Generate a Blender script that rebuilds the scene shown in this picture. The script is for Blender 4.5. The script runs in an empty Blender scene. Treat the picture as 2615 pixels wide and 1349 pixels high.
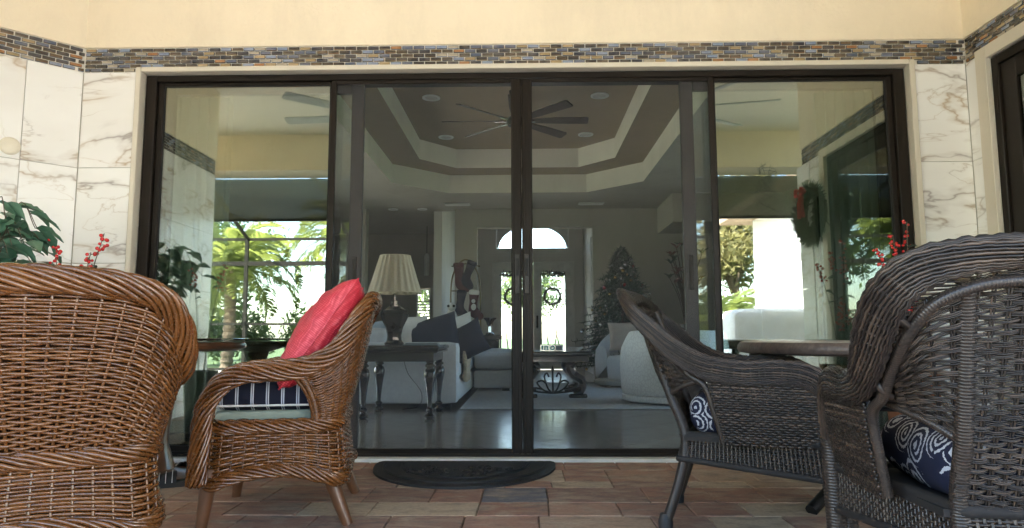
import bpy, math, random
import numpy as np
from mathutils import Vector, Matrix, noise as mnoise
R = math.radians
rnd = random.Random(7)
sc = bpy.context.scene
C = sc.collection

# ------------------------------------------------------------------ camera
cam_d = bpy.data.cameras.new('camera'); cam = bpy.data.objects.new('camera', cam_d); C.objects.link(cam)
yaw, pit, rol = 0.01886, 0.10619, -0.00276
fw = Vector((-math.sin(yaw)*math.cos(pit), math.cos(yaw)*math.cos(pit), math.sin(pit)))
rt = Vector((math.cos(yaw), math.sin(yaw), 0)); up = rt.cross(fw)
r2 = math.cos(rol)*rt + math.sin(rol)*up; u2 = -math.sin(rol)*rt + math.cos(rol)*up
m = Matrix((r2, u2, -fw)).transposed().to_4x4(); m.translation = (0.0182, -4.2893, 0.738)
cam.matrix_world = m
cam_d.sensor_width = 36.0; cam_d.lens = 36.0*1760/2615
cam_d.clip_start = 0.05; cam_d.clip_end = 2000
sc.camera = cam

# ------------------------------------------------------------------ sky, sun, exposure
to_sun = Vector((-0.86, 0.50, 0)).normalized()
SUN_EL = R(43)
world = bpy.data.worlds.new('World'); sc.world = world; world.use_nodes = True
wn = world.node_tree.nodes; wl = world.node_tree.links
bg = wn['Background']; sky = wn.new('ShaderNodeTexSky'); sky.sky_type = 'NISHITA'
sky.sun_disc = False; sky.sun_elevation = SUN_EL; sky.sun_rotation = math.atan2(to_sun.x, to_sun.y)
sky.air_density = 1.0; sky.dust_density = 1.2; sky.ozone_density = 1.0
wl.new(sky.outputs[0], bg.inputs[0]); bg.inputs[1].default_value = 0.13
sl = bpy.data.lights.new('sun', 'SUN'); sl.energy = 5.0; sl.angle = R(0.53); sl.color = (1.0, 0.95, 0.88)
so = bpy.data.objects.new('sun', sl); C.objects.link(so)
d3 = -(to_sun*math.cos(SUN_EL) + Vector((0, 0, math.sin(SUN_EL))))
so.rotation_euler = d3.to_track_quat('-Z', 'Y').to_euler(); so.location = (-10, -10, 12)
vs = sc.view_settings
vs.view_transform = 'Standard'; vs.look = 'None'; vs.gamma = 1.0; vs.use_curve_mapping = False
vs.exposure = 3.92
cy = sc.cycles
cy.max_bounces = 9; cy.diffuse_bounces = 6; cy.glossy_bounces = 4; cy.transmission_bounces = 4
cy.transparent_max_bounces = 16; cy.caustics_reflective = False; cy.caustics_refractive = False
cy.sample_clamp_indirect = 6.0; cy.use_denoising = True

# ------------------------------------------------------------------ materials
MATS = {}
class NT:
    def __init__(s, name):
        s.m = bpy.data.materials.new(name); s.m.use_nodes = True
        s.t = s.m.node_tree; s.n = s.t.nodes; s.l = s.t.links
        s.b = s.n['Principled BSDF']; s.out = s.n['Material Output']; MATS[name] = s.m
    def node(s, typ, **kw):
        nd = s.n.new(typ)
        for k, v in kw.items(): setattr(nd, k, v)
        return nd
    def link(s, a, b): s.l.new(a, b)
    def val(s, sock, v):
        if hasattr(v, 'links') or isinstance(v, bpy.types.NodeSocket): s.l.new(v, sock)
        else: sock.default_value = v
    def coord(s, kind='Object', scale=(1, 1, 1), rot=(0, 0, 0), vec=None):
        if vec is None:
            if kind == 'Position': vec = s.node('ShaderNodeNewGeometry').outputs['Position']
            else: vec = s.node('ShaderNodeTexCoord').outputs[kind]
        mp = s.node('ShaderNodeMapping'); s.link(vec, mp.inputs[0])
        mp.inputs['Scale'].default_value = scale; mp.inputs['Rotation'].default_value = rot
        return mp.outputs[0]
    def noise(s, vec, scale=5, detail=3, rough=.5, dist=0):
        nd = s.node('ShaderNodeTexNoise'); s.link(vec, nd.inputs['Vector'])
        nd.inputs['Scale'].default_value = scale; nd.inputs['Detail'].default_value = detail
        nd.inputs['Roughness'].default_value = rough; nd.inputs['Distortion'].default_value = dist
        return nd.outputs['Fac']
    def ramp(s, fac, stops, interp='LINEAR'):
        nd = s.node('ShaderNodeValToRGB'); s.link(fac, nd.inputs[0]); cr = nd.color_ramp; cr.interpolation = interp
        while len(cr.elements) > 1: cr.elements.remove(cr.elements[-1])
        cr.elements[0].position = stops[0][0]; cr.elements[0].color = col4(stops[0][1])
        for p, c in stops[1:]:
            e = cr.elements.new(p); e.color = col4(c)
        return nd.outputs[0]
    def mix(s, fac, a, b, blend='MIX'):
        nd = s.node('ShaderNodeMix', data_type='RGBA', blend_type=blend)
        s.val(nd.inputs[0], fac); s.val(nd.inputs[6], col4(a)); s.val(nd.inputs[7], col4(b)); return nd.outputs[2]
    def math(s, op, a, b=0.0, c=0.0):
        nd = s.node('ShaderNodeMath', operation=op); s.val(nd.inputs[0], a); s.val(nd.inputs[1], b); s.val(nd.inputs[2], c)
        return nd.outputs[0]
    def bump(s, h, strength=.3, dist=.01):
        nd = s.node('ShaderNodeBump'); s.link(h, nd.inputs['Height']); nd.inputs['Strength'].default_value = strength
        nd.inputs['Distance'].default_value = dist; s.link(nd.outputs[0], s.b.inputs['Normal']); return nd
    def base(s, col, rough=.5, metal=0, spec=.5, coat=0):
        s.val(s.b.inputs['Base Color'], col4(col)); s.val(s.b.inputs['Roughness'], rough)
        s.b.inputs['Metallic'].default_value = metal; s.b.inputs['Specular IOR Level'].default_value = spec
        s.b.inputs['Coat Weight'].default_value = coat
        return s
def col4(c):
    if isinstance(c, bpy.types.NodeSocket) or isinstance(c, (int, float)): return c
    return (c[0], c[1], c[2], 1.0) if len(c) == 3 else c

def simple(name, col, rough=.5, metal=0, spec=.5, var=.12, scale=6, bump=0, bscale=60, coat=0, rvar=.1):
    n = NT(name); v = n.coord('Object')
    f = n.noise(v, scale, 4, .6)
    dark = tuple(c*(1-var) for c in col); lite = tuple(min(1, c*(1+var)) for c in col)
    n.base(n.ramp(f, [(.3, dark), (.7, lite)]), rough, metal, spec, coat)
    if rvar:
        f2 = n.noise(v, scale*2.3, 3)
        n.val(n.b.inputs['Roughness'], n.math('MULTIPLY_ADD', f2, rvar*2*rough, rough*(1-rvar)))
    if bump: n.bump(n.noise(v, bscale, 3), bump, .004)
    return n.m

def stucco(name, col, bs=.35):
    n = NT(name); v = n.coord('Position')
    f = n.noise(v, 1.3, 4, .6); f2 = n.noise(v, 9, 3)
    c = n.mix(n.math('MULTIPLY', f2, .42), n.ramp(f, [(.3, tuple(x*.94 for x in col)), (.7, tuple(min(1, x*1.04) for x in col))]), tuple(x*.86 for x in col))
    st = n.ramp(n.noise(n.coord(vec=v, scale=(1, 1, .35)), 2.6, 5, .7), [(.50, (0, 0, 0)), (.78, (.6, .6, .6))])
    c = n.mix(st, c, tuple(x*.80 for x in col))
    n.base(c, .85, 0, .25)
    vo = n.node('ShaderNodeTexVoronoi'); n.link(v, vo.inputs['Vector']); vo.inputs['Scale'].default_value = 38
    n.bump(n.math('ADD', n.noise(v, 55, 4, .65), n.math('MULTIPLY', vo.outputs['Distance'], .6)), bs*1.3, .006)
stucco('stucco_cream', (.86, .75, .56)); stucco('stucco_white', (.82, .82, .80)); stucco('trim_white', (.69, .63, .52), .08)
stucco('ceiling_stucco', (.78, .72, .60)); stucco('grout', (.46, .43, .39), .2); stucco('mosaic_grout', (.80, .76, .68), .1); stucco('roof_tile', (.33, .24, .18))
stucco('int_wall', (.40, .37, .325), .12); stucco('foyer_wall_lightened', (.66, .64, .60), .1); stucco('int_ceiling', (.46, .43, .38), .15); stucco('tray_brown', (.36, .28, .20), .1); stucco('tray_riser', (.80, .75, .66), .1)  # foyer greige is lightened to stand in for light spilling in

def marble():
    n = NT('marble'); oi = n.node('ShaderNodeObjectInfo')
    geo = n.node('ShaderNodeNewGeometry').outputs['Position']
    add = n.node('ShaderNodeVectorMath', operation='ADD'); sc_ = n.node('ShaderNodeVectorMath', operation='SCALE')
    cmb = n.node('ShaderNodeCombineXYZ'); n.link(oi.outputs['Random'], cmb.inputs[0]); n.link(oi.outputs['Random'], cmb.inputs[1]); n.link(oi.outputs['Random'], cmb.inputs[2])
    n.link(cmb.outputs[0], sc_.inputs[0]); sc_.inputs['Scale'].default_value = 37
    n.link(geo, add.inputs[0]); n.link(sc_.outputs[0], add.inputs[1])
    v = n.coord(vec=add.outputs[0], rot=(R(48), R(48), .2), scale=(.8, .8, 2.0))
    def vein(scale, width, dist, off, col, amt):
        nd = n.node('ShaderNodeTexNoise'); n.link(v, nd.inputs['Vector']); nd.inputs['Scale'].default_value = scale
        nd.inputs['Detail'].default_value = 5; nd.inputs['Roughness'].default_value = .52; nd.inputs['Distortion'].default_value = dist
        a = n.math('ABSOLUTE', n.math('SUBTRACT', nd.outputs['Fac'], .5+off))
        return n.math('MULTIPLY', n.ramp(a, [(0, (1, 1, 1)), (width, (.25, .25, .25)), (width*3.2, (0, 0, 0))]), amt)
    mask = n.ramp(n.noise(v, 1.5, 3), [(.38, (0, 0, 0)), (.52, (1, 1, 1))])
    v1 = n.math('MULTIPLY', vein(1.15, .012, .35, .0, None, .95), mask)
    v2 = n.math('MULTIPLY', vein(2.2, .007, .6, .05, None, .5), mask)
    cloud = n.noise(v, 1.1, 4)
    base = n.ramp(cloud, [(.35, (.83, .81, .77)), (.6, (.89, .88, .85))])
    vc = n.ramp(n.noise(v, 2.2, 2), [(.4, (.40, .36, .33)), (.58, (.52, .41, .29))])
    c = n.mix(v1, base, vc); c = n.mix(v2, c, vc)
    n.base(c, .22, 0, .5)
marble()

def mosaic():
    n = NT('mosaic_tile'); oi = n.node('ShaderNodeObjectInfo'); g = n.node('ShaderNodeNewGeometry')
    rr = n.math('FRACT', n.math('ADD', oi.outputs['Random'], n.math('MULTIPLY', g.outputs['Random Per Island'], 1.0)))
    c = n.ramp(rr, [(0, (.036, .031, .028)), (.22, (.075, .055, .036)), (.36, (.11, .14, .21)), (.50, (.29, .36, .50)), (.60, (.035, .04, .055)),
                    (.72, (.44, .32, .16)), (.83, (.13, .075, .028)), (.88, (.50, .44, .34)), (.962, (.42, .19, .065))], 'CONSTANT')
    v = n.coord('Position'); f = n.noise(v, 42, 4, .7, .8)
    c2 = n.mix(n.math('MULTIPLY', f, .55), c, n.ramp(n.noise(v, 16, 3), [(.35, (.012, .01, .01)), (.65, (.30, .24, .18))]))
    n.base(c2, .16, 0, .55, .3)
    n.bump(n.noise(v, 70, 2), .25, .003)
mosaic()

def paver(name='paver', procedural=False):
    n = NT(name); v = n.coord('Position'); oi = n.node('ShaderNodeObjectInfo')
    if procedural:
        br = n.node('ShaderNodeTexBrick'); n.link(v, br.inputs['Vector']); br.inputs['Scale'].default_value = 1
        br.inputs['Brick Width'].default_value = .32; br.inputs['Row Height'].default_value = .22; br.inputs['Mortar Size'].default_value = .006
        br.inputs['Color1'].default_value = (0, 0, 0, 1); br.inputs['Color2'].default_value = (1, 1, 1, 1); rr = br.outputs['Color']
    else: rr = oi.outputs['Random']
    c = n.ramp(rr, [(0, (.33, .180, .125)), (.24, (.39, .230, .155)), (.42, (.28, .170, .125)), (.58, (.41, .285, .195)), (.70, (.35, .195, .135)), (.84, (.48, .37, .25)), (.965, (.16, .16, .18))], 'CONSTANT')
    sv = n.coord(vec=v, scale=(1, 2.2, 1))
    f = n.noise(sv, 5.5, 5, .65, .6)
    c = n.mix(n.ramp(f, [(.46, (0, 0, 0)), (.66, (.75, .75, .75))]), c, (.45, .36, .25))
    f3 = n.noise(sv, 7.5, 4, .6)
    c = n.mix(n.ramp(f3, [(.50, (0, 0, 0)), (.70, (.6, .6, .6))]), c, (.10, .088, .082))
    c = n.mix(n.ramp(n.noise(v, 60, 3), [(.4, (0, 0, 0)), (.8, (.35, .35, .35))]), c, (.10, .075, .055))
    n.base(c, .72, 0, .35)
    n.bump(n.noise(v, 110, 4, .7), .35, .004)
paver(); paver('paver_far', True)
simple('joint_sand', (.20, .155, .115), .95, var=.25, scale=40)

def wicker(name, c1, c2, c3, rough, spec, coat=0):
    n = NT(name); g = n.node('ShaderNodeNewGeometry'); v = n.coord('Object')
    f = n.noise(v, 14, 4, .6); f2 = n.noise(v, 90, 2)
    c = n.mix(n.ramp(f, [(.35, (0, 0, 0)), (.65, (1, 1, 1))]), n.ramp(g.outputs['Random Per Island'], [(0, c1), (.5, c2), (1, c3)]), c2)
    c = n.mix(n.math('MULTIPLY', f2, .35), c, tuple(x*.45 for x in c1))
    n.base(c, n.math('MULTIPLY_ADD', f2, .22, rough-.1), 0, spec, coat)
    pass
wicker('wicker_brown', (.080, .027, .007), (.15, .053, .012), (.24, .092, .024), .24, .6, .35)
wicker('wicker_dark', (.011, .0095, .009), (.032, .025, .021), (.15, .106, .076), .34, .45)  # strand tones vary; the palest is raised to paint in highlights
simple('wicker_core', (.018, .008, .004), .9, spec=.1); simple('wicker_core_dark', (.014, .012, .011), .8)
simple('chair_wood', (.105, .045, .02), .3, var=.35, scale=9, coat=.2)
simple('bronze', (.018, .0135, .0105), .42, .0, .18, var=.15, scale=3, rvar=.15)
simple('bronze_light', (.04, .036, .034), .42, .0, .25)
simple('alu_sill', (.74, .72, .68), .4); simple('gasket', (.008, .008, .008), .7)
simple('dark_wood', (.020, .013, .010), .25, var=.3, scale=8, coat=.3)
simple('rubber', (.016, .016, .017), .6, var=.3, scale=50, bump=.5, bscale=120)
simple('slipper_black', (.012, .012, .013), .6); simple('white_paint', (.78, .77, .74), .5)
simple('red_fabric', (.52, .022, .045), .5, var=.2, scale=12)
simple('berry_red', (.55, .02, .02), .25, coat=.3); simple('stem_brown', (.10, .07, .045), .7)
simple('leaf_green', (.035, .095, .048), .5, var=.45, scale=9); simple('leaf_dark', (.02, .035, .022), .55)
simple('sage_fabric', (.24, .27, .21), .85, var=.15, bump=.3, bscale=200)
simple('sofa_fabric', (.50, .50, .50), .9, var=.06, scale=30, bump=.4, bscale=260)
simple('navy_fabric', (.013, .017, .032), .9, var=.2); simple('bluegrey_fabric', (.30, .36, .42), .9); simple('white_fabric', (.62, .60, .56), .9)
simple('taupe_fabric', (.30, .25, .22), .95, bump=.6, bscale=120); simple('tan_fur', (.40, .30, .20), 1, var=.4, scale=60, bump=1, bscale=200)
simple('rug', (.46, .46, .45), 1, var=.15, scale=25, bump=.5, bscale=300)
simple('glazed_bronze', (.05, .042, .032), .12, .75, coat=.3); simple('cord_black', (.01, .01, .01), .5)
simple('chrome', (.7, .7, .7), .15, 1); simple('gold', (.16, .11, .05), .4, .8); simple('fan_wood', (.035, .020, .014), .45)
simple('fan_grey', (.34, .36, .33), .5); simple('iron', (.012, .011, .011), .5, .4)
simple('door_paint', (.72, .71, .67), .5); simple('stocking_red', (.07, .014, .02), .95); simple('stocking_navy', (.02, .02, .035), .95)
simple('fur_white', (.6, .58, .55), 1, bump=.8, bscale=90); simple('plush_black', (.015, .015, .015), 1)
simple('cover_white', (.72, .72, .70), .75, var=.08); simple('terracotta', (.28, .12, .065), .8); simple('ceramic_dark', (.035, .03, .03), .3)
simple('pine', (.018, .045, .025), .7, var=.5, scale=20); simple('pine_frost', (.10, .12, .11), .8); simple('twig', (.09, .06, .04), .9)
simple('bauble_silver', (.6, .6, .62), .15, .9); simple('bauble_red', (.3, .02, .03), .2, .3); simple('bauble_gold', (.5, .33, .1), .2, .9)
simple('bark', (.12, .085, .06), .95, var=.4, scale=20, bump=1, bscale=40); simple('lawn', (.06, .10, .028), 1, var=.5, scale=4)
simple('deck', (.56, .52, .46), .85, var=.2, scale=4); simple('flower_dark', (.12, .03, .025), .7); simple('cyan_print', (.05, .45, .50), .4)
simple('print_grey', (.10, .13, .15), .4); simple('etch', (.55, .60, .48), .4); simple('plate_ivory', (.74, .68, .55), .4)
simple('driveway', (.48, .45, .40), .9)

def cushion_stripe():
    n = NT('stripe_fabric'); tc = n.node('ShaderNodeTexCoord'); sp = n.node('ShaderNodeSeparateXYZ'); n.link(tc.outputs['Object'], sp.inputs[0])
    a = n.math('FRACT', n.math('DIVIDE', n.math('ADD', sp.outputs[0], 5.0), .058))
    def line(p, w): return n.math('LESS_THAN', n.math('ABSOLUTE', n.math('SUBTRACT', a, p)), w)
    l = n.math('ADD', line(.43, .032), line(.57, .032)); l = n.math('ADD', l, n.math('MULTIPLY', line(.5, .028), .25))
    c = n.mix(n.math('MINIMUM', l, 1.0), (.007, .008, .018), (.48, .49, .54))
    n.base(c, .85, 0, .3); n.bump(n.noise(n.coord('Object'), 300, 2), .2, .002)
cushion_stripe()
def cushion_scroll():
    n = NT('scroll_fabric'); v = n.coord('Object', scale=(1, 1, 1))
    wob = n.noise(v, 130, 2); vo = n.node('ShaderNodeTexVoronoi'); vo.inputs['Scale'].default_value = 10.5; vo.inputs['Randomness'].default_value = .8
    n.link(v, vo.inputs['Vector'])
    sub = n.node('ShaderNodeVectorMath', operation='SUBTRACT')
    scl = n.node('ShaderNodeVectorMath', operation='SCALE'); scl.inputs['Scale'].default_value = 1; n.link(v, scl.inputs[0])
    n.link(scl.outputs[0], sub.inputs[0]); n.link(vo.outputs['Position'], sub.inputs[1])
    sp = n.node('ShaderNodeSeparateXYZ'); n.link(sub.outputs[0], sp.inputs[0])
    ln = n.node('ShaderNodeVectorMath', operation='LENGTH'); n.link(sub.outputs[0], ln.inputs[0]); r = ln.outputs['Value']
    th = n.math('ARCTAN2', n.math('ADD', sp.outputs[1], sp.outputs[2]), sp.outputs[0])
    s = n.math('SINE', n.math('ADD', n.math('MULTIPLY_ADD', r, 370, n.math('MULTIPLY', th, 1.0)), n.math('MULTIPLY', wob, 4.0)))
    lines = n.math('GREATER_THAN', s, .35)
    mask = n.math('LESS_THAN', n.math('MULTIPLY_ADD', wob, .012, r), .058)
    big = n.math('GREATER_THAN', n.noise(v, 6.5, 1), .48)
    c = n.mix(n.math('MULTIPLY', n.math('MULTIPLY', lines, mask), big), (.010, .013, .034), (.42, .44, .49))
    n.base(c, .9, 0, .3); n.bump(n.noise(v, 300, 2), .2, .002)
cushion_scroll()
def red_weave():
    n = NT('red_weave'); v = n.coord('Object')
    w1 = n.node('ShaderNodeTexWave'); n.link(v, w1.inputs[0]); w1.inputs['Scale'].default_value = 42; w1.inputs['Distortion'].default_value = 3; w1.bands_direction = 'X'
    w2 = n.node('ShaderNodeTexWave'); n.link(v, w2.inputs[0]); w2.inputs['Scale'].default_value = 42; w2.inputs['Distortion'].default_value = 3; w2.bands_direction = 'Y'
    sl_ = n.math('MULTIPLY', n.math('ADD', n.noise(n.coord('Object', scale=(1, 7, 1)), 30, 3), n.noise(n.coord('Object', scale=(7, 1, 1)), 30, 3)), .5); f = n.math('MULTIPLY', n.math('ADD', w1.outputs['Fac'], w2.outputs['Fac']), .5)
    c = n.ramp(n.math('MULTIPLY_ADD', sl_, .7, n.math('MULTIPLY', f, .3)), [(.38, (.42, .013, .028)), (.52, (.55, .026, .046)), (.66, (.70, .11, .13))])
    n.base(c, .48, 0, .5); n.bump(n.math('ADD', f, sl_), .3, .003)
red_weave()
def croc():
    n = NT('croc_leather'); v = n.coord('Object', scale=(1, 1, .7)); vo = n.node('ShaderNodeTexVoronoi', feature='DISTANCE_TO_EDGE'); n.link(v, vo.inputs['Vector']); vo.inputs['Scale'].default_value = 28
    f = n.ramp(vo.outputs['Distance'], [(0, (0, 0, 0)), (.12, (1, 1, 1))])
    n.base(n.mix(f, (.46, .46, .45), (.58, .58, .57)), .5); n.bump(f, .25, .003)
croc()
def leaf_mat(name, a, b):
    n = NT(name); g = n.node('ShaderNodeObjectInfo'); v = n.coord('Object')
    c = n.ramp(g.outputs['Random'], [(0, a), (1, b)]); n.base(n.mix(n.math('MULTIPLY', n.noise(v, 30, 3), .5), c, tuple(x*.5 for x in a)), .42)
leaf_mat('silk_leaf', (.06, .16, .10), (.16, .28, .18))
def floor_tile():
    n = NT('floor_tile'); oi = n.node('ShaderNodeObjectInfo'); v = n.coord('Position')
    c = n.ramp(n.noise(v, 3, 5, .65), [(.3, (.105, .088, .070)), (.7, (.155, .13, .105))])
    c = n.mix(n.math('MULTIPLY', oi.outputs['Random'], .3), c, (.085, .073, .06))
    n.base(c, n.math('MULTIPLY_ADD', n.noise(v, 9, 3), .12, .13), 0, .6)
    n.bump(n.noise(v, 5, 2), .06, .01)
floor_tile()
def shade_mat():
    n = NT('lamp_fabric'); v = n.coord('Object'); n.base(n.ramp(n.noise(v, 60, 3), [(.3, (.66, .56, .42)), (.7, (.76, .66, .52))]), .9)
    tr = n.node('ShaderNodeBsdfTranslucent'); tr.inputs[0].default_value = (.7, .6, .42, 1); mx = n.node('ShaderNodeMixShader'); mx.inputs[0].default_value = .35
    n.link(n.b.outputs[0], mx.inputs[1]); n.link(tr.outputs[0], mx.inputs[2]); n.link(mx.outputs[0], n.out.inputs[0])
shade_mat()
def drape_mat():
    n = NT('sheer_fabric'); n.base((.55, .56, .50), .9); tr = n.node('ShaderNodeBsdfTranslucent'); tr.inputs[0].default_value = (.5, .5, .45, 1)
    mx = n.node('ShaderNodeMixShader'); mx.inputs[0].default_value = .3
    n.link(n.b.outputs[0], mx.inputs[1]); n.link(tr.outputs[0], mx.inputs[2]); n.link(mx.outputs[0], n.out.inputs[0])
drape_mat()
def leafy_mat(name, a, b, tr_col):
    n = NT(name); g = n.node('ShaderNodeNewGeometry'); v = n.coord('Position')
    n.base(n.mix(n.noise(v, 1.5, 3), n.ramp(g.outputs['Random Per Island'], [(0, a), (1, b)]), a), .5, 0, .4)
    tr = n.node('ShaderNodeBsdfTranslucent'); tr.inputs[0].default_value = col4(tr_col); mx = n.node('ShaderNodeMixShader'); mx.inputs[0].default_value = .45
    n.link(n.b.outputs[0], mx.inputs[1]); n.link(tr.outputs[0], mx.inputs[2]); n.link(mx.outputs[0], n.out.inputs[0])
leafy_mat('palm_leaf', (.12, .16, .05), (.22, .24, .09), (.34, .38, .10)); leafy_mat('tree_leaf', (.05, .085, .03), (.11, .14, .05), (.16, .22, .06)); leafy_mat('tree_leaf_pale', (.18, .16, .07), (.30, .25, .11), (.34, .30, .12))
def glass(name, refl, tint):
    n = NT(name); n.n.remove(n.b)
    t = n.node('ShaderNodeBsdfTransparent'); t.inputs[0].default_value = col4(tint)
    g = n.node('ShaderNodeBsdfGlossy'); g.inputs['Roughness'].default_value = 0.0; g.inputs[0].default_value = (.93, .98, .92, 1)
    v = n.coord('Position'); bp = n.node('ShaderNodeBump'); n.link(n.noise(v, 1.7, 1), bp.inputs['Height']); bp.inputs['Strength'].default_value = .006; bp.inputs['Distance'].default_value = .05
    n.link(bp.outputs[0], g.inputs['Normal'])
    fr = n.node('ShaderNodeFresnel'); fr.inputs[0].default_value = 1.5
    fac = n.math('MINIMUM', n.math('MULTIPLY_ADD', fr.outputs[0], 1.2, refl), 1.0)
    mx = n.node('ShaderNodeMixShader'); n.link(fac, mx.inputs[0]); n.link(t.outputs[0], mx.inputs[1]); n.link(g.outputs[0], mx.inputs[2]); n.link(mx.outputs[0], n.out.inputs[0])
glass('coated_glass', .175, (.78, .82, .78)); glass('clear_glass', .03, (.88, .92, .90)); glass('door_glass', .14, (.35, .38, .36))
def mesh_screen(name, opacity, col):
    n = NT(name); n.n.remove(n.b)
    t = n.node('ShaderNodeBsdfTransparent'); d = n.node('ShaderNodeBsdfDiffuse'); d.inputs[0].default_value = col4(col)
    mx = n.node('ShaderNodeMixShader'); mx.inputs[0].default_value = opacity
    n.link(t.outputs[0], mx.inputs[1]); n.link(d.outputs[0], mx.inputs[2]); n.link(mx.outputs[0], n.out.inputs[0])
mesh_screen('insect_mesh', .27, (.105, .105, .108)); mesh_screen('shade_mesh', .88, (.15, .15, .115))

# ------------------------------------------------------------------ mesh helpers
def frames(P, up0=None):
    P = np.asarray(P, float); n = len(P); T = np.gradient(P, axis=0); T /= np.maximum(np.linalg.norm(T, axis=1, keepdims=True), 1e-9)
    a = np.array(up0 if up0 is not None else (0, 0, 1.0)); 
    if abs(a @ T[0]) > .95: a = np.array((1.0, 0, 0))
    N = np.zeros_like(P); x = a - T[0]*(a@T[0]); N[0] = x/np.linalg.norm(x)
    for i in range(1, n):
        x = N[i-1] - T[i]*(N[i-1]@T[i]); N[i] = x/max(np.linalg.norm(x), 1e-9)
    return T, N, np.cross(T, N)
def resample(P, step, closed=False):
    P = np.asarray(P, float)
    if closed: Q = np.vstack([P[-1], P, P[0], P[1]])
    else: Q = np.vstack([2*P[0]-P[1], P, 2*P[-1]-P[-2]])
    out = []
    for i in range(1, len(Q)-2):
        p0, p1, p2, p3 = Q[i-1:i+3]; t = np.linspace(0, 1, 24, endpoint=False)[:, None]
        out.append(.5*((2*p1)+(-p0+p2)*t+(2*p0-5*p1+4*p2-p3)*t**2+(-p0+3*p1-3*p2+p3)*t**3))
    out.append(Q[-2:-1]); D = np.vstack(out)
    s = np.r_[0, np.cumsum(np.linalg.norm(np.diff(D, axis=0), axis=1))]; n = max(3, int(s[-1]/step)+1); ss = np.linspace(0, s[-1], n)
    return np.stack([np.interp(ss, s, D[:, k]) for k in range(3)], 1)
def along(P, t):
    P = np.asarray(P, float); s = np.r_[0, np.cumsum(np.linalg.norm(np.diff(P, axis=0), axis=1))]; s /= s[-1]
    return np.stack([np.interp(t, s, P[:, k]) for k in range(P.shape[1])], -1)

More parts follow.
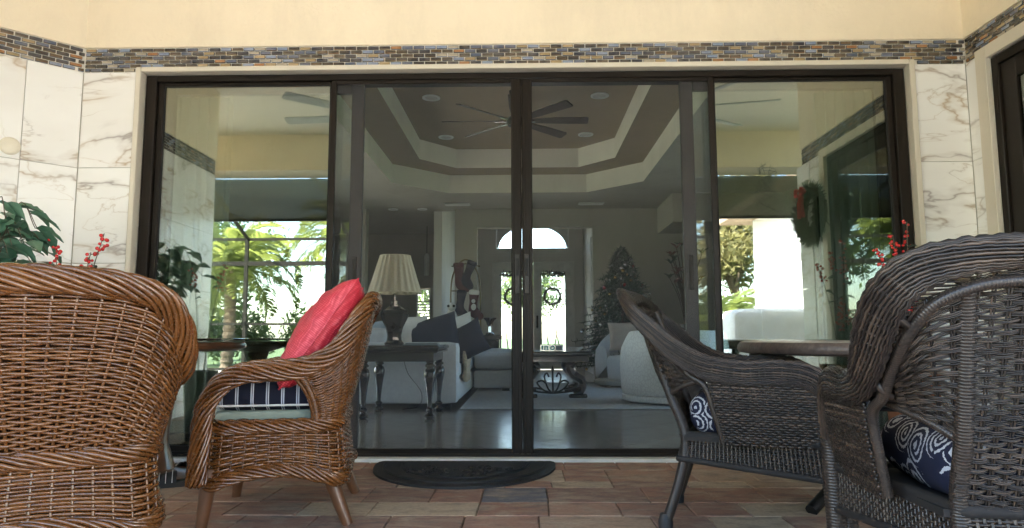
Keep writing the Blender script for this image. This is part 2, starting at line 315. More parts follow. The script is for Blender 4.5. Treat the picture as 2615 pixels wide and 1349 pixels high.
class MB:
    def __init__(s): s.v = []; s.f = []; s.mi = []; s.n = 0
    def add(s, V, F, mi=0):
        V = np.asarray(V, float); F = list(F)
        s.v.append(V); o = s.n
        s.f.extend([[i+o for i in f] for f in F]); s.mi.extend([mi]*len(F)); s.n += len(V)
        return s
    def box(s, lo, hi, bev=0.0, mi=0, M=None):
        lo = np.array(lo, float); hi = np.array(hi, float); c = (lo+hi)/2; h = (hi-lo)/2
        if bev <= 0:
            V = np.array([[x, y, z] for x in (-1, 1) for y in (-1, 1) for z in (-1, 1)], float)*h+c
            F = [(0, 1, 3, 2), (4, 6, 7, 5), (0, 4, 5, 1), (2, 3, 7, 6), (0, 2, 6, 4), (1, 5, 7, 3)]
        else:
            b = min(bev, *(h*.98)); V = []; idx = {}
            for x in (-1, 1):
                for y in (-1, 1):
                    for z in (-1, 1):
                        for ax in range(3):
                            p = np.array((x, y, z))*(h-b); p[ax] = (x, y, z)[ax]*h[ax]; idx[(x, y, z, ax)] = len(V); V.append(p+c)
            V = np.array(V); F = []
            for ax in range(3):
                o = [a for a in range(3) if a != ax]
                for sg in (-1, 1):
                    q = []
                    for (p, r_) in ((-1, -1), (1, -1), (1, 1), (-1, 1)):
                        k = [0, 0, 0]; k[ax] = sg; k[o[0]] = p; k[o[1]] = r_; q.append(idx[(k[0], k[1], k[2], ax)])
                    F.append(q)
                a, b_ = o
                for p in (-1, 1):
                    for q in (-1, 1):
                        k0 = [0]*3; k0[a] = p; k0[b_] = q; k1 = k0[:]; k0[ax] = -1; k1[ax] = 1
                        F.append([idx[(*k0, a)], idx[(*k1, a)], idx[(*k1, b_)], idx[(*k0, b_)]])
            for x in (-1, 1):
                for y in (-1, 1):
                    for z in (-1, 1): F.append([idx[(x, y, z, 0)], idx[(x, y, z, 1)], idx[(x, y, z, 2)]])
        if M is not None: V = V@np.array(M.to_3x3()).T+np.array(M.translation)
        return s.add(V, F, mi)
    def tube(s, P, r, k=8, mi=0, closed=False, caps=True, flat=1.0, up0=None, fr=None):
        P = np.asarray(P, float); n = len(P); T, N, B = fr if fr is not None else frames(P, up0)
        r = np.broadcast_to(np.asarray(r, float), (n,)); a = np.linspace(0, 2*np.pi, k, endpoint=False)
        V = P[:, None]+r[:, None, None]*(np.cos(a)[None, :, None]*N[:, None]*flat+np.sin(a)[None, :, None]*B[:, None])
        F = []; m_ = n if closed else n-1
        for i in range(m_):
            i2 = (i+1) % n
            for j in range(k): j2 = (j+1) % k; F.append((i*k+j, i*k+j2, i2*k+j2, i2*k+j))
        if caps and not closed: F.append(tuple(range(k-1, -1, -1))); F.append(tuple((n-1)*k+j for j in range(k)))
        return s.add(V.reshape(-1, 3), F, mi)
    def lathe(s, prof, c=(0, 0, 0), k=24, mi=0, M=None, caps=True, mod=None):
        prof = np.asarray(prof, float); a = np.linspace(0, 2*np.pi, k, endpoint=False); n = len(prof)
        rr = prof[:, 0][:, None]*(np.ones(k)[None] if mod is None else mod(a)[None]*np.ones((n, 1)))
        V = np.stack([rr*np.cos(a), rr*np.sin(a), np.repeat(prof[:, 1][:, None], k, 1)], -1).reshape(-1, 3)
        if M is not None: V = V@np.array(M.to_3x3()).T+np.array(M.translation)
        V = V+np.array(c); F = []
        for i in range(n-1):
            for j in range(k): j2 = (j+1) % k; F.append((i*k+j, i*k+j2, (i+1)*k+j2, (i+1)*k+j))
        if caps: F.append(tuple(range(k-1, -1, -1))); F.append(tuple((n-1)*k+j for j in range(k)))
        return s.add(V, F, mi)
    def sphere(s, c, r, k=10, mi=0, sq=(1, 1, 1)):
        t = np.linspace(.001, np.pi-.001, max(5, k//2+1)); return s.lathe(np.stack([r*np.sin(t), -r*np.cos(t)], 1)*1.0, c, k, mi, Matrix.Diagonal((*sq, 1)))
    def prism(s, poly, d0, d1, axis='y', mi=0, bev=0):
        # polygon in the two other axes, extruded along axis
        n = len(poly); V = []
        for d in (d0, d1):
            for (a, b) in poly: V.append({'y': (a, d, b), 'x': (d, a, b), 'z': (a, b, d)}[axis])
        F = [tuple(range(n)), tuple(range(2*n-1, n-1, -1))]+[(i, (i+1) % n+0, n+(i+1) % n, n+i) for i in range(n)]
        return s.add(V, F, mi)
    def grid(s, V3, mi=0, closeu=False):
        a, b = V3.shape[:2]; F = []
        for i in range(a-1):
            for j in range(b if closeu else b-1):
                j2 = (j+1) % b; F.append((i*b+j, i*b+j2, (i+1)*b+j2, (i+1)*b+j))
        return s.add(V3.reshape(-1, 3), F, mi)
    def mesh(s, name, mats, angle=40):
        me = bpy.data.meshes.new(name); V = np.vstack(s.v); me.from_pydata(V.tolist(), [], s.f)
        for mt in (mats if isinstance(mats, (list, tuple)) else [mats]): me.materials.append(MATS[mt])
        me.polygons.foreach_set('material_index', s.mi)
        me.polygons.foreach_set('use_smooth', [True]*len(s.f)); 
        if angle is not None and angle < 180: me.set_sharp_from_angle(angle=R(angle))
        me.update(); return me
    def build(s, name, mats, parent=None, angle=40, loc=None, stuff=False):
        o = bpy.data.objects.new(name, s.mesh(name, mats, angle)); C.objects.link(o)
        if parent: o.parent = parent
        if loc is not None: o.location = loc
        if stuff: o['kind'] = 'stuff'
        return o
    def recalc(s, c=None): return s
def inst(me, name, parent=None, loc=(0, 0, 0), rot=(0, 0, 0), scale=None):
    o = bpy.data.objects.new(name, me); C.objects.link(o); o.parent = parent; o.location = loc; o.rotation_euler = rot
    if scale is not None: o.scale = scale if hasattr(scale, '__len__') else (scale,)*3
    return o
def tag(o, label, cat=None, group=None, kind=None):
    o['label'] = label
    if cat: o['category'] = cat
    if group: o['group'] = group
    if kind: o['kind'] = kind
    return o
def thing(name, label, cat, loc=(0, 0, 0), rz=0, group=None):
    o = bpy.data.objects.new(name, None); C.objects.link(o); o.location = loc; o.rotation_euler = (0, 0, rz)
    o.empty_display_size = .1; return tag(o, label, cat, group)
def struct(o, label): o['kind'] = 'structure'; o['label'] = label; return o
def copy_tree(o, parent=None):
    c = o.copy(); C.objects.link(c); c.parent = parent
    for ch in list(o.children): copy_tree(ch, c)
    return c
def rbox(w, d, h, r, n=9, puff=0.0, wr=0.0, seed=0):
    # rounded cushion-like box centred on origin, base at z=0
    lin = np.sign(np.linspace(-1, 1, n))*np.abs(np.linspace(-1, 1, n))**.75
    mb = MB(); half = np.array((w, d, h))/2
    for ax in range(3):
        for sg in (-1, 1):
            a, b = np.meshgrid(lin, lin, indexing='ij'); P = np.zeros((n, n, 3)); o = [k for k in range(3) if k != ax]
            P[..., ax] = sg; P[..., o[0]] = a; P[..., o[1]] = b
            if (sg > 0) != (ax == 1): pass
            else: P = P[:, ::-1]
            mb.grid(P)
    V = np.vstack(mb.v)*half; inner = half-np.minimum(r, half*.999)
    q = np.clip(V, -inner, inner); dlt = V-q; L = np.linalg.norm(dlt, axis=1, keepdims=True); V2 = np.where(L > 1e-9, q+dlt/np.maximum(L, 1e-9)*np.minimum(np.minimum(r, half.min()), L+1), V)
    k = (1-(V2[:, 0]/half[0])**2)*(1-(V2[:, 1]/half[1])**2); V2[:, 2] += np.sign(V2[:, 2])*puff*np.clip(k, 0, 1)
    if wr:
        for i, p in enumerate(V2):
            V2[i] += np.array(mnoise.noise_vector(Vector((p[0]*9+seed, p[1]*9, p[2]*9))))*wr
    V2[:, 2] += h/2; mb.v = [V2]; return mb
def pillow(w, d, h, n=22, wr=.006, seed=0.0):
    x, y = np.meshgrid(np.linspace(-1, 1, n), np.linspace(-1, 1, n), indexing='ij'); mb = MB()
    X = x*w/2*(1-.09*(1-y**2)); Y = y*d/2*(1-.09*(1-x**2))
    for sg in (1, -1):
        z = sg*h/2*np.clip((1-x**2)*(1-y**2), 0, 1)**.42
        P = np.stack([X, Y, z], -1)
        for i in range(n):
            for j in range(n):
                if 0 < i < n-1 and 0 < j < n-1:
                    p = P[i, j]; P[i, j, 2] += wr*mnoise.noise(Vector((p[0]*14+seed, p[1]*14, sg*3)))*2
        mb.grid(P if sg > 0 else P[:, ::-1])
    return mb
# ---------- woven work
def surf_norm(S, u, v):
    e = 1e-3; a = S(np.clip(u+e, 0, 1), v)-S(np.clip(u-e, 0, 1), v); b = S(u, np.clip(v+e, 0, 1))-S(u, np.clip(v-e, 0, 1)); n = np.cross(a, b)
    return n/np.maximum(np.linalg.norm(n, axis=-1, keepdims=True), 1e-9)
def weave(mb, S, nu, nv, rr, rs, amp, pair=1, step=1, k=5, ss=5, flat=1.0, gap=0.0, closed=False, jit=.0008, spair=None):
    u = np.linspace(0, 1, nu*ss+1)
    if closed: u = u[:-1]
    for i in range(nv):
        v = np.full_like(u, (i+.5)/nv); P = S(u, v); N = surf_norm(S, u, v)
        ph = math.pi*((i//step) % 2)
        off = amp*np.sin(np.pi*nu*u/step+ph+(math.pi*.5*(i % 2) if step > 1 else 0))
        e = S(u, np.clip(v+.01, 0, 1))-P; e /= np.maximum(np.linalg.norm(e, axis=1, keepdims=True), 1e-9)
        for q in range(pair):
            o2 = (q-(pair-1)/2)*2.05*rr
            Q = P+N*off[:, None]+e*o2+np.array([rnd.uniform(-jit, jit) for _ in range(3)])
            mb.tube(Q, rr*rnd.uniform(.92, 1.06), k, closed=closed, flat=flat)
    vv = np.linspace(0, 1, 14)
    for j in range(nu):
        uu = np.full_like(vv, (j+.5)/nu); P = S(uu, vv)
        t = S(np.clip(uu+.004, 0, 1), vv)-P; t /= np.maximum(np.linalg.norm(t, axis=1, keepdims=True), 1e-9)
        sp_ = spair or pair
        for q in range(sp_): mb.tube(P+t*((q-(sp_-1)/2)*2.2*rs), rs, k)
    return mb
def rope(mb, P, Rr, n, turns, rs, k=6, wob=.0, core=1, closed=False, taper=0):
    P = np.asarray(P, float); T, N, B = frames(P); s = np.r_[0, np.cumsum(np.linalg.norm(np.diff(P, axis=0), axis=1))]
    tp = np.ones(len(P))
    if taper: tp = np.clip(np.minimum(s, s[-1]-s)/taper, .55, 1)
    for i in range(n):
        a = 2*np.pi*(i/n+turns*s); rad = (Rr-rs*.35)*tp+wob*np.sin(2*np.pi*s*turns*n/4+i*np.pi)
        Q = P+rad[:, None]*(np.cos(a)[:, None]*N+np.sin(a)[:, None]*B); mb.tube(Q, rs*rnd.uniform(.93, 1.05), k)
    if core: mb.tube(P, (Rr-rs)*tp, 10, mi=core)
def band(mb, P, a, b, n, pitch, amp, rs, side, k=4, core=1):
    # wide woven band round an elliptical section; side = lateral direction per point
    P = np.asarray(P, float); T, _, _ = frames(P); s = np.r_[0, np.cumsum(np.linalg.norm(np.diff(P, axis=0), axis=1))]
    S_ = side-T*(np.sum(side*T, 1)[:, None]); S_ /= np.linalg.norm(S_, axis=1, keepdims=True); Nn = np.cross(S_, T)
    a = np.broadcast_to(a, (len(P),)); b = np.broadcast_to(b, (len(P),))
    th = 2*np.pi*(np.arange(n)+.5)/n
    for i, t in enumerate(th):
        off = 1+amp*(np.abs(np.sin(np.pi*s/pitch))*.75+.25*np.sin(np.pi*s/pitch+math.pi*((i//2) % 2)))/.02
        Q = P+S_*(a*np.cos(t)*off)[:, None]+Nn*(b*np.sin(t)*off)[:, None]; mb.tube(Q, rs*rnd.uniform(.9, 1.08), k)
    aa = np.linspace(0, 2*np.pi, 16, endpoint=False)
    V = P[:, None]+S_[:, None]*(a[:, None]*.93*np.cos(aa))[..., None]+Nn[:, None]*(b[:, None]*.9*np.sin(aa))[..., None]
    mb.grid(V, mi=core, closeu=True)
    nst = int(s[-1]/pitch)
    for j in range(nst):
        q = np.interp((j+.5)*pitch, s, np.arange(len(s))); i0 = int(q)
        an = np.linspace(0, 2*np.pi, 20, endpoint=False); ring = P[i0]+np.outer(np.cos(an)*a[i0], S_[i0])+np.outer(np.sin(an)*b[i0], Nn[i0])
        mb.tube(ring, rs*.75, 4, closed=True)
def wrapped(mb, P, r, pitch=.0062, k=9):
    Q = resample(P, pitch/3) if len(P) > 2 else resample(np.array([P[0], (np.array(P[0])+P[1])/2, P[1]]), pitch/3)
    i = np.arange(len(Q)); rr = np.asarray(r) if np.ndim(r) == 0 else np.interp(np.linspace(0, 1, len(Q)), np.linspace(0, 1, len(r)), r)
    rad = rr*(1+.07*np.array([(-1., .7, .7)[q % 3] for q in i])); mb.tube(Q, rad, k)
def mirror(P): P = np.asarray(P, float).copy(); P[:, 1] *= -1; return P
def ushape(half):  # half from centre outward on +y -> full from -y end to +y end
    half = np.asarray(half, float); return np.vstack([mirror(half)[:0:-1], half])

# ================================================================== SETTING
g = MB(); g.add([(-400, -400, -.06), (400, -400, -.06), (400, 400, -.06), (-400, 400, -.06)], [(0, 1, 2, 3)])
struct(g.build('ground', 'lawn'), 'green lawn reaching out beyond the patio and the house')
g = MB(); g.box((-10, -12.2, -.05), (10, -4.72, -.012)); struct(g.build('pool_deck', 'deck'), 'sunlit sandy deck outside the covered patio')
g = MB(); g.box((-3, 12.9, -.055), (4, 40, -.03)); struct(g.build('driveway', 'driveway'), 'pale driveway seen through the front doors')

g = MB(); g.box((-11, -2.5, -.055), (-5.62, 14, -.02)); g.box((4.5, -2.2, -.055), (10, 14, -.02)); struct(g.build('bounce_paving', 'driveway'), 'pale paving added along both sides of the house to bounce light indoors')  # added pale ground, reflects neutral light through the side windows
# ---- patio floor of pavers
g = MB(); g.box((-7.2, -4.72, -.05), (4.7, -.05, -.012)); patio = struct(g.build('patio_floor', 'joint_sand'), 'brown and grey paver floor of the covered patio')
g = MB(); g.box((-7.2, -4.70, -.011), (4.7, -1.96, -.002)); o = g.build('paver_field', 'paver_far', patio); o['kind'] = 'stuff'
pav_mesh = {}
def pv(L, D):
    key = (round(L, 3), round(D, 3))
    if key not in pav_mesh: b_ = MB(); b_.box((-L/2, -D/2, -.011), (L/2, D/2, 0), .004); pav_mesh[key] = b_.mesh('paver', 'paver')
    return pav_mesh[key]
yy = -.09; ri = 0
while yy > -1.94:
    D = (.235, .305, .155, .305, .235)[ri % 5]; x = -2.75+.1*((ri*7) % 5)/3
    while x < 2.75:
        L = rnd.choice((.235, .305, .305, .38, .46)); 
        inst(pv(L-.0035, D-.0035), 'paver', patio, (x+L/2, yy-D/2, rnd.uniform(-.0012, .0012)), (rnd.uniform(-.003, .003), rnd.uniform(-.003, .003), rnd.uniform(-.004, .004)))
        x += L
    yy -= D; ri += 1

# ---- back wall of the patio (the sliding-door wall)
XL, XR = -2.83, 2.816
g = MB()
g.box((XL-.02, -.03, -.05), (-2.45, .16, 3.40)); g.box((2.45, -.03, -.05), (XR+.02, .16, 3.40)); g.box((-2.45, -.03, 2.45), (2.45, .16, 3.40))
wallf = struct(g.build('wall_back', 'mosaic_grout'), 'cream stucco wall with marble tile sides around the sliding doors')
g = MB(); g.box((XL-.001, -.0312, -.04), (-2.451, -.0302, 2.448)); g.box((2.451, -.0312, -.04), (XR+.001, -.0302, 2.448)); g.build('tile_bed', 'grout', wallf)
g = MB(); g.box((XL-.05, -.046, 2.612), (XR+.05, -.031, 3.36), .003); g.build('stucco_panel', 'stucco_cream', wallf)
# casing round the doorway
g = MB(); g.box((-2.476, -.066, -.01), (-2.442, .0, 2.474), .004); g.box((2.442, -.066, -.01), (2.476, .0, 2.474), .004); g.box((-2.441, -.066, 2.442), (2.441, .0, 2.474), .004)
g.build('casing', 'trim_white', wallf)
g = MB(); g.box((-2.44, -.085, -.012), (2.44, .0, .018), .003); g.build('threshold', 'alu_sill', wallf)
def tile_mesh(w, h, t=.009): b_ = MB(); b_.box((-w/2, -t, -h/2), (w/2, 0, h/2), .0018); return b_.mesh('tile', 'marble')
ROWS = [(2.447, 1.822), (1.818, 1.210), (1.206, .598), (.594, .0)]
for (x0, x1) in ((XL+.004, -2.480), (2.480, XR-.012)):
    for z0, z1 in ROWS: inst(tile_mesh(x1-x0, z0-z1), 'tile', wallf, ((x0+x1)/2, -.0315, (z0+z1)/2))
# mosaic band: pieces 72 x 22 mm in running bond
MW, MH, PIT_X, PIT_Z = .0680, .0213, .0735, .0262
b_ = MB(); b_.box((-MW/2, -.011, -MH/2), (MW/2, 0, MH/2), .0022); mos = b_.mesh('mosaic_tile', 'mosaic_tile')
b_ = MB(); b_.box((-MW/4+.001, -.011, -MH/2), (MW/4-.001, 0, MH/2), .0022); mosh = b_.mesh('mosaic_tile', 'mosaic_tile')
def mosaic_band(parent, org, dirx, L, rows, limit, skip=None, nrm=(0, -1)):
    rz = math.atan2(dirx[1], dirx[0]); items = []
    for r_ in rows:
        z = 2.6075-PIT_Z*(r_+.5); x = PIT_X/2-(PIT_X/2 if r_ % 2 else 0)
        while x < L+.02:
            half = x < MW/2 or x > L-MW/2
            xx = min(max(x, MW/4+.002), L-MW/4-.002) if half else x
            if not (skip and skip(xx, r_)): items.append((xx, z, half))
            x += PIT_X
    items.sort(key=lambda q: abs(q[0]-L/2) if limit < len(items) else 0)
    rest = MB()
    for k, (x, z, half) in enumerate(items):
        p = (org[0]+dirx[0]*x, org[1]+dirx[1]*x, z)
        if k < limit: inst(mosh if half else mos, 'mosaic_tile', parent, p, (rnd.uniform(-.02, .02), 0, rz+rnd.uniform(-.01, .01)))
        else:
            w = (MW/4-.001 if half else MW/2); rest.box((-w, -.011, -MH/2), (w, 0, MH/2), .0022, M=Matrix.Translation(p) @ Matrix.Rotation(rz, 4, 'Z'))
    if rest.n: rest.build('mosaic_field', 'mosaic_tile', parent, stuff=True)
mosaic_band(wallf, (XL+.005, -.0315), (1, 0), XR-XL-.01, range(6), 300, lambda x, r_: r_ == 5 and .33 < x < 5.31)

# ---- left wall: a short angled piece, then straight towards the garden
e45 = (-.7071, -.7071); L45 = .60; ax0, ay0 = XL-.003, -.034; ax1, ay1 = ax0+e45[0]*L45, ay0+e45[1]*L45
def slab(mb, p0, p1, th, z0, z1, off=0.0):
    # wall slab, visible face on the line p0->p1, thickness to the left of travel
    d = Vector((p1[0]-p0[0], p1[1]-p0[1])); L = d.length; d /= L; n_ = Vector((-d.y, d.x))
    q = [Vector(p0)-n_*off, Vector(p1)-n_*off, Vector(p1)+n_*th, Vector(p0)+n_*th]
    mb.prism([(a.x, a.y) for a in q], z0, z1, 'z')
g = MB(); slab(g, (ax1, ay1), (ax0, ay0), .2, -.05, 3.40); slab(g, (ax1, -2.72), (ax1, ay1), .2, -.05, 3.40)
walll = struct(g.build('wall_left', 'mosaic_grout'), 'marble tiled side wall with mosaic band left of the sliding doors')
g = MB(); slab(g, (ax1, ay1), (ax0, ay0), -.0001, -.04, 2.448, .0012); slab(g, (ax1, -2.72), (ax1, ay1), -.0001, -.04, 2.448, .0012); g.build('tile_bed', 'grout', walll)
g = MB(); slab(g, (ax1, ay1), (ax0, ay0), -.001, 2.612, 3.36, .015); slab(g, (ax1, -2.72), (ax1, ay1), -.001, 2.612, 3.36, .015); g.build('stucco_panel', 'stucco_cream', walll)
rz45 = math.atan2(-e45[1], -e45[0])
k = 0; x = L45
while x > .02:
    w = min(.300, x-.002)
    for z0, z1 in ROWS: inst(tile_mesh(w, z0-z1), 'tile', walll, (ax0+e45[0]*(L45-x+w/2+.004), ay0+e45[1]*(L45-x+w/2+.004), (z0+z1)/2), (0, 0, rz45))
    x -= .304
for i in range(7):
    y0 = ay1-.004-i*.322
    for z0, z1 in ROWS: inst(tile_mesh(.316, z0-z1), 'tile', walll, (ax1, y0-.158, (z0+z1)/2), (0, 0, R(90)))
mosaic_band(walll, (ax1, ay1), (-e45[0], -e45[1]), L45, range(6), 200)
mosaic_band(walll, (ax1, -2.70), (0, 1), 2.70+ay1, range(6), 0)

# ---- right wall with a glazed door
g = MB(); slab(g, (XR, -.02), (XR, -.250), .16, -.05, 3.40); slab(g, (XR, -.250), (XR, -1.93), .16, 2.445, 3.40); slab(g, (XR, -1.93), (XR, -2.47), .16, -.05, 3.40)
wallr = struct(g.build('wall_right', 'mosaic_grout'), 'marble tiled side wall with a dark glazed door on the right')
g = MB(); slab(g, (XR, -.02), (XR, -2.47), -.001, 2.612, 3.36, .015); g.build('stucco_panel', 'stucco_cream', wallr)
for z0, z1 in ROWS: inst(tile_mesh(.112, z0-z1), 'tile', wallr, (XR, -.095, (z0+z1)/2), (0, 0, R(-90)))
for i, (y0, w) in enumerate(((-2.035, .24), (-2.28, .36))):
    for z0, z1 in ROWS: inst(tile_mesh(w-.006 if i == 0 else .30, z0-z1), 'tile', wallr, (XR, y0-(w if i == 0 else .33)/2, (z0+z1)/2), (0, 0, R(-90)))
mosaic_band(wallr, (XR, -.045), (0, -1), 2.42, range(6), 130, lambda x, r_: r_ == 5 and .10 < x < 2.0)
g = MB(); g.box((XR-.03, -.252, -.01), (XR, -.156, 2.475), .004); g.box((XR-.03, -2.03, -.01), (XR, -1.932, 2.475), .004); g.box((XR-.03, -1.931, 2.395), (XR, -.253, 2.475), .004); g.build('casing', 'trim_white', wallr)
gd = thing('glazed_door', 'dark framed glazed door in the right side wall', 'door', (XR, -1.09, 0))
def frame_rect(mb, axis, a0, a1, z0, z1, w, d0, d1, bev=.004, wb=None, wt=None):
    wb = w if wb is None else wb; wt = w if wt is None else wt
    def bx(p, q, r_, s_):
        if axis == 'x': mb.box((p, d0, r_), (q, d1, s_), bev)
        else: mb.box((d0, p, r_), (d1, q, s_), bev)
    bx(a0, a0+w, z0, z1); bx(a1-w, a1, z0, z1); bx(a0+w+.0005, a1-w-.0005, z0, z0+wb); bx(a0+w+.0005, a1-w-.0005, z1-wt, z1)
g = MB(); frame_rect(g, 'y', -.84, .838, 0, 2.394, .055, .0, .10); g.build('frame', 'bronze', gd)
g = MB(); frame_rect(g, 'y', -.783, .781, .02, 2.337, .12, .015, .06, wb=.22); leaf = g.build('leaf', 'bronze', gd)
g = MB(); g.box((.03, -.662, .241), (.042, .66, 2.216)); g.build('pane', 'door_glass', leaf)
for zz in (.3, 1.2, 2.1): g = MB(); g.tube([(.008, .80, zz-.05), (.008, .80, zz), (.008, .80, zz+.05)], .011, 8); g.build('hinge', 'bronze', gd)

# ---- roof over the patio
g = MB(); g.box((-7.3, -5.0, 3.35), (4.75, .18, 3.6)); struct(g.build('patio_ceiling', 'ceiling_stucco'), 'cream textured ceiling over the covered patio')
g = MB(); g.box((-7.3, -4.70, 2.885), (4.75, -4.25, 3.349)); struct(g.build('patio_beam', 'stucco_cream'), 'deep cream beam along the open edge of the patio')
g = MB(); g.box((-7.25, -4.65, -.05), (-6.85, -4.28, 2.884)); tag(g.build('patio_column', 'stucco_cream'), 'square cream column holding the patio beam', 'column')
sh = thing('roll_down_shade', 'dark mesh sun shade half lowered below the patio beam', 'sun shade', (-1.2, -4.72, 2.3))
g = MB(); g.box((-5.6, -.006, .04), (5.9, -.004, .585)); g.build('shade_cloth', 'shade_mesh', sh)
g = MB(); g.box((-5.6, -.018, .0), (5.9, .008, .04), .004); g.build('hem_bar', 'bronze', sh)
g = MB(); g.box((-7.3, -2.73, -.05), (-3.47, -2.55, 3.349)); g.box((-7.3, -4.24, -.05), (-7.1, -2.74, 3.349)); struct(g.build('wall_garden_left', 'stucco_cream'), 'cream outer wall closing the left end of the patio')
g = MB(); g.box((2.98, -2.47, -.05), (5.9, -2.32, 3.349)); struct(g.build('wall_garden_right', 'stucco_cream'), 'cream outer wall running right from the tiled side wall')
g = MB(); g.box((4.76, -2.31, -.05), (4.9, -.05, 3.349)); g.box((2.98, -.14, -.05), (4.75, -.04, 3.349)); struct(g.build('wall_side_room', 'int_wall'), 'dim room wall behind the dark glazed door')
# white wing
wg = thing('white_wing', 'sunlit white house wing beyond the patio, mirrored in the right pane', 'building', (6.8, -7.2, 0))
g = MB(); g.box((-2.2, -2.2, -.05), (2.5, 2.4, 3.05)); g.build('wall', 'stucco_white', wg)
g = MB(); g.box((-2.75, -2.75, 3.05), (3, 2.46, 3.22), .01); g.prism([(-2.7, 3.22), (2.9, 3.22), (.1, 4.3)], -2.7, 2.45, 'y'); g.build('roof', 'roof_tile', wg)
g = MB(); g.box((-2.212, -1.2, 1.0), (-2.201, -1.15, 2.2)); g.build('downpipe', 'white_paint', wg)
# screen enclosure frame
simple('cage_paint', (.02, .018, .016), .8, spec=.05); cg = thing('screen_enclosure', 'dark bronze pool cage frame standing outside the patio', 'pool cage', (0, -11.8, 0))
for xx in (-9, -6.6, -4.2, -1.8, .6, 3.0, 4.5):
    g = MB(); g.box((xx-.04, -.04, -.05), (xx+.04, .04, 3.1)); g.build('post', 'cage_paint', cg)
    g = MB(); g.tube([(xx, 0, 3.1), (xx, 2, 3.9), (xx, 4.5, 3.95), (xx, 6.75, 3.62)], .045, 6); g.build('rafter', 'cage_paint', cg)
for zz, hh in ((.0, .05), (1.05, .05), (2.45, .10), (3.05, .06)):
    g = MB(); g.box((-9, -.03, zz), (4.5, .03, zz+hh)); g.build('rail', 'cage_paint', cg)

# ---- inside of the house
g = MB(); g.box((-5.6, .145, -.08), (4.3, 12.3, -.011)); ifl = struct(g.build('living_room_floor', 'floor_tile'), 'glossy brown diagonal tile floor of the living room')
def clip(poly, ax, v, keep_gt):
    out = []
    for i in range(len(poly)):
        a, b = poly[i], poly[(i+1) % len(poly)]; ia = (a[ax] > v) == keep_gt; ib = (b[ax] > v) == keep_gt
        if ia: out.append(a)
        if ia != ib: t = (v-a[ax])/(b[ax]-a[ax]); out.append((a[0]+t*(b[0]-a[0]), a[1]+t*(b[1]-a[1])))
    return out
q = .50/math.sqrt(2)
for i in range(-12, 13):
    for j in range(-14, 20):
        if (i+j) % 2: continue
        cx, cyy = i*q+.1, j*q+1.0
        if not (-3.2 < cx < 3.2 and -.2 < cyy < 4.9): continue
        s_ = q-.0028; p = [(cx-s_, cyy), (cx, cyy-s_), (cx+s_, cyy), (cx, cyy+s_)]
        for ax, v_, gt in ((1, .15, True), (0, -3.0, True), (0, 3.0, False), (1, 4.5, False)):
            if p: p = clip(p, ax, v_, gt)
        if len(p) >= 3:
            g = MB(); g.prism([(a-cx, b-cyy) for a, b in p], -.0105, 0, 'z'); g.build('floor_tile', 'floor_tile', ifl, loc=(cx, cyy, 0))
g = MB()
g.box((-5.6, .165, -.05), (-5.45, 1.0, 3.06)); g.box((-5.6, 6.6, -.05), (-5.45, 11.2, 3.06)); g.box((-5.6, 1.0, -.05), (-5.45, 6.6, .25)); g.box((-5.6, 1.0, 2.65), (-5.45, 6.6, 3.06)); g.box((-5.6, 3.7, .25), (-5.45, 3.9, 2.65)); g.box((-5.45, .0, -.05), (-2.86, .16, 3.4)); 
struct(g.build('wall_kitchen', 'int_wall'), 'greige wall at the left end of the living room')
for y0, y1, w_ in ((1.0, 3.7, 'nearer'), (3.9, 6.6, 'farther')):  # unseen openings added to let more daylight into the living room
    t = thing('fill_window', 'tall unseen window added to light the living room from the left, the %s one' % w_, 'window', (-5.53, (y0+y1)/2, .25), group='added left windows'); h_ = (y1-y0)/2
    g = MB(); frame_rect(g, 'y', -h_+.001, h_-.001, .001, 2.399, .05, -.04, .04); g.build('frame', 'bronze', t)
    g = MB(); g.box((-.004, -h_+.052, .052), (.004, h_-.052, 2.348)); g.build('pane', 'clear_glass', t)
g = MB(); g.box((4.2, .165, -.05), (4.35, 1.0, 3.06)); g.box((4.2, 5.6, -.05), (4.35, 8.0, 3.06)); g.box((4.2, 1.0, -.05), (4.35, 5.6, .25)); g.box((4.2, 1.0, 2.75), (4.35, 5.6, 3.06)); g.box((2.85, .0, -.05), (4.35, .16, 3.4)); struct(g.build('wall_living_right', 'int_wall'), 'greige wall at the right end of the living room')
t = thing('wide_fill_window', 'wide unseen window added to light the living room from the right', 'window', (4.28, 3.3, .25))  # added out of view to raise the daylight indoors
g = MB(); frame_rect(g, 'y', -2.299, 2.299, .001, 2.499, .05, -.04, .04); g.box((-.03, -.03, .052), (.03, .03, 2.448)); g.build('frame', 'bronze', t)
g = MB(); g.box((-.004, -2.248, .052), (.004, -.031, 2.448)); g.box((-.004, .031, .052), (.004, 2.248, 2.448)); g.build('pane', 'clear_glass', t)
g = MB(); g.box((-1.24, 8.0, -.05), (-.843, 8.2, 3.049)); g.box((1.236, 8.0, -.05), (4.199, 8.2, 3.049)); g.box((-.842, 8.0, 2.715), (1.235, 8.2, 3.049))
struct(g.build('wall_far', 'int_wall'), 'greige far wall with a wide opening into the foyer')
g = MB(); g.box((-3.05, 7.9, -.05), (-2.84, 8.15, 3.049)); tag(g.build('wall_pillar', 'int_wall'), 'plain greige pillar at the edge of the kitchen passage', 'pillar')
g = MB(); g.box((2.40, 6.7, 2.58), (4.2, 7.99, 3.048)); struct(g.build('soffit', 'int_wall'), 'dropped greige soffit in the far right corner')
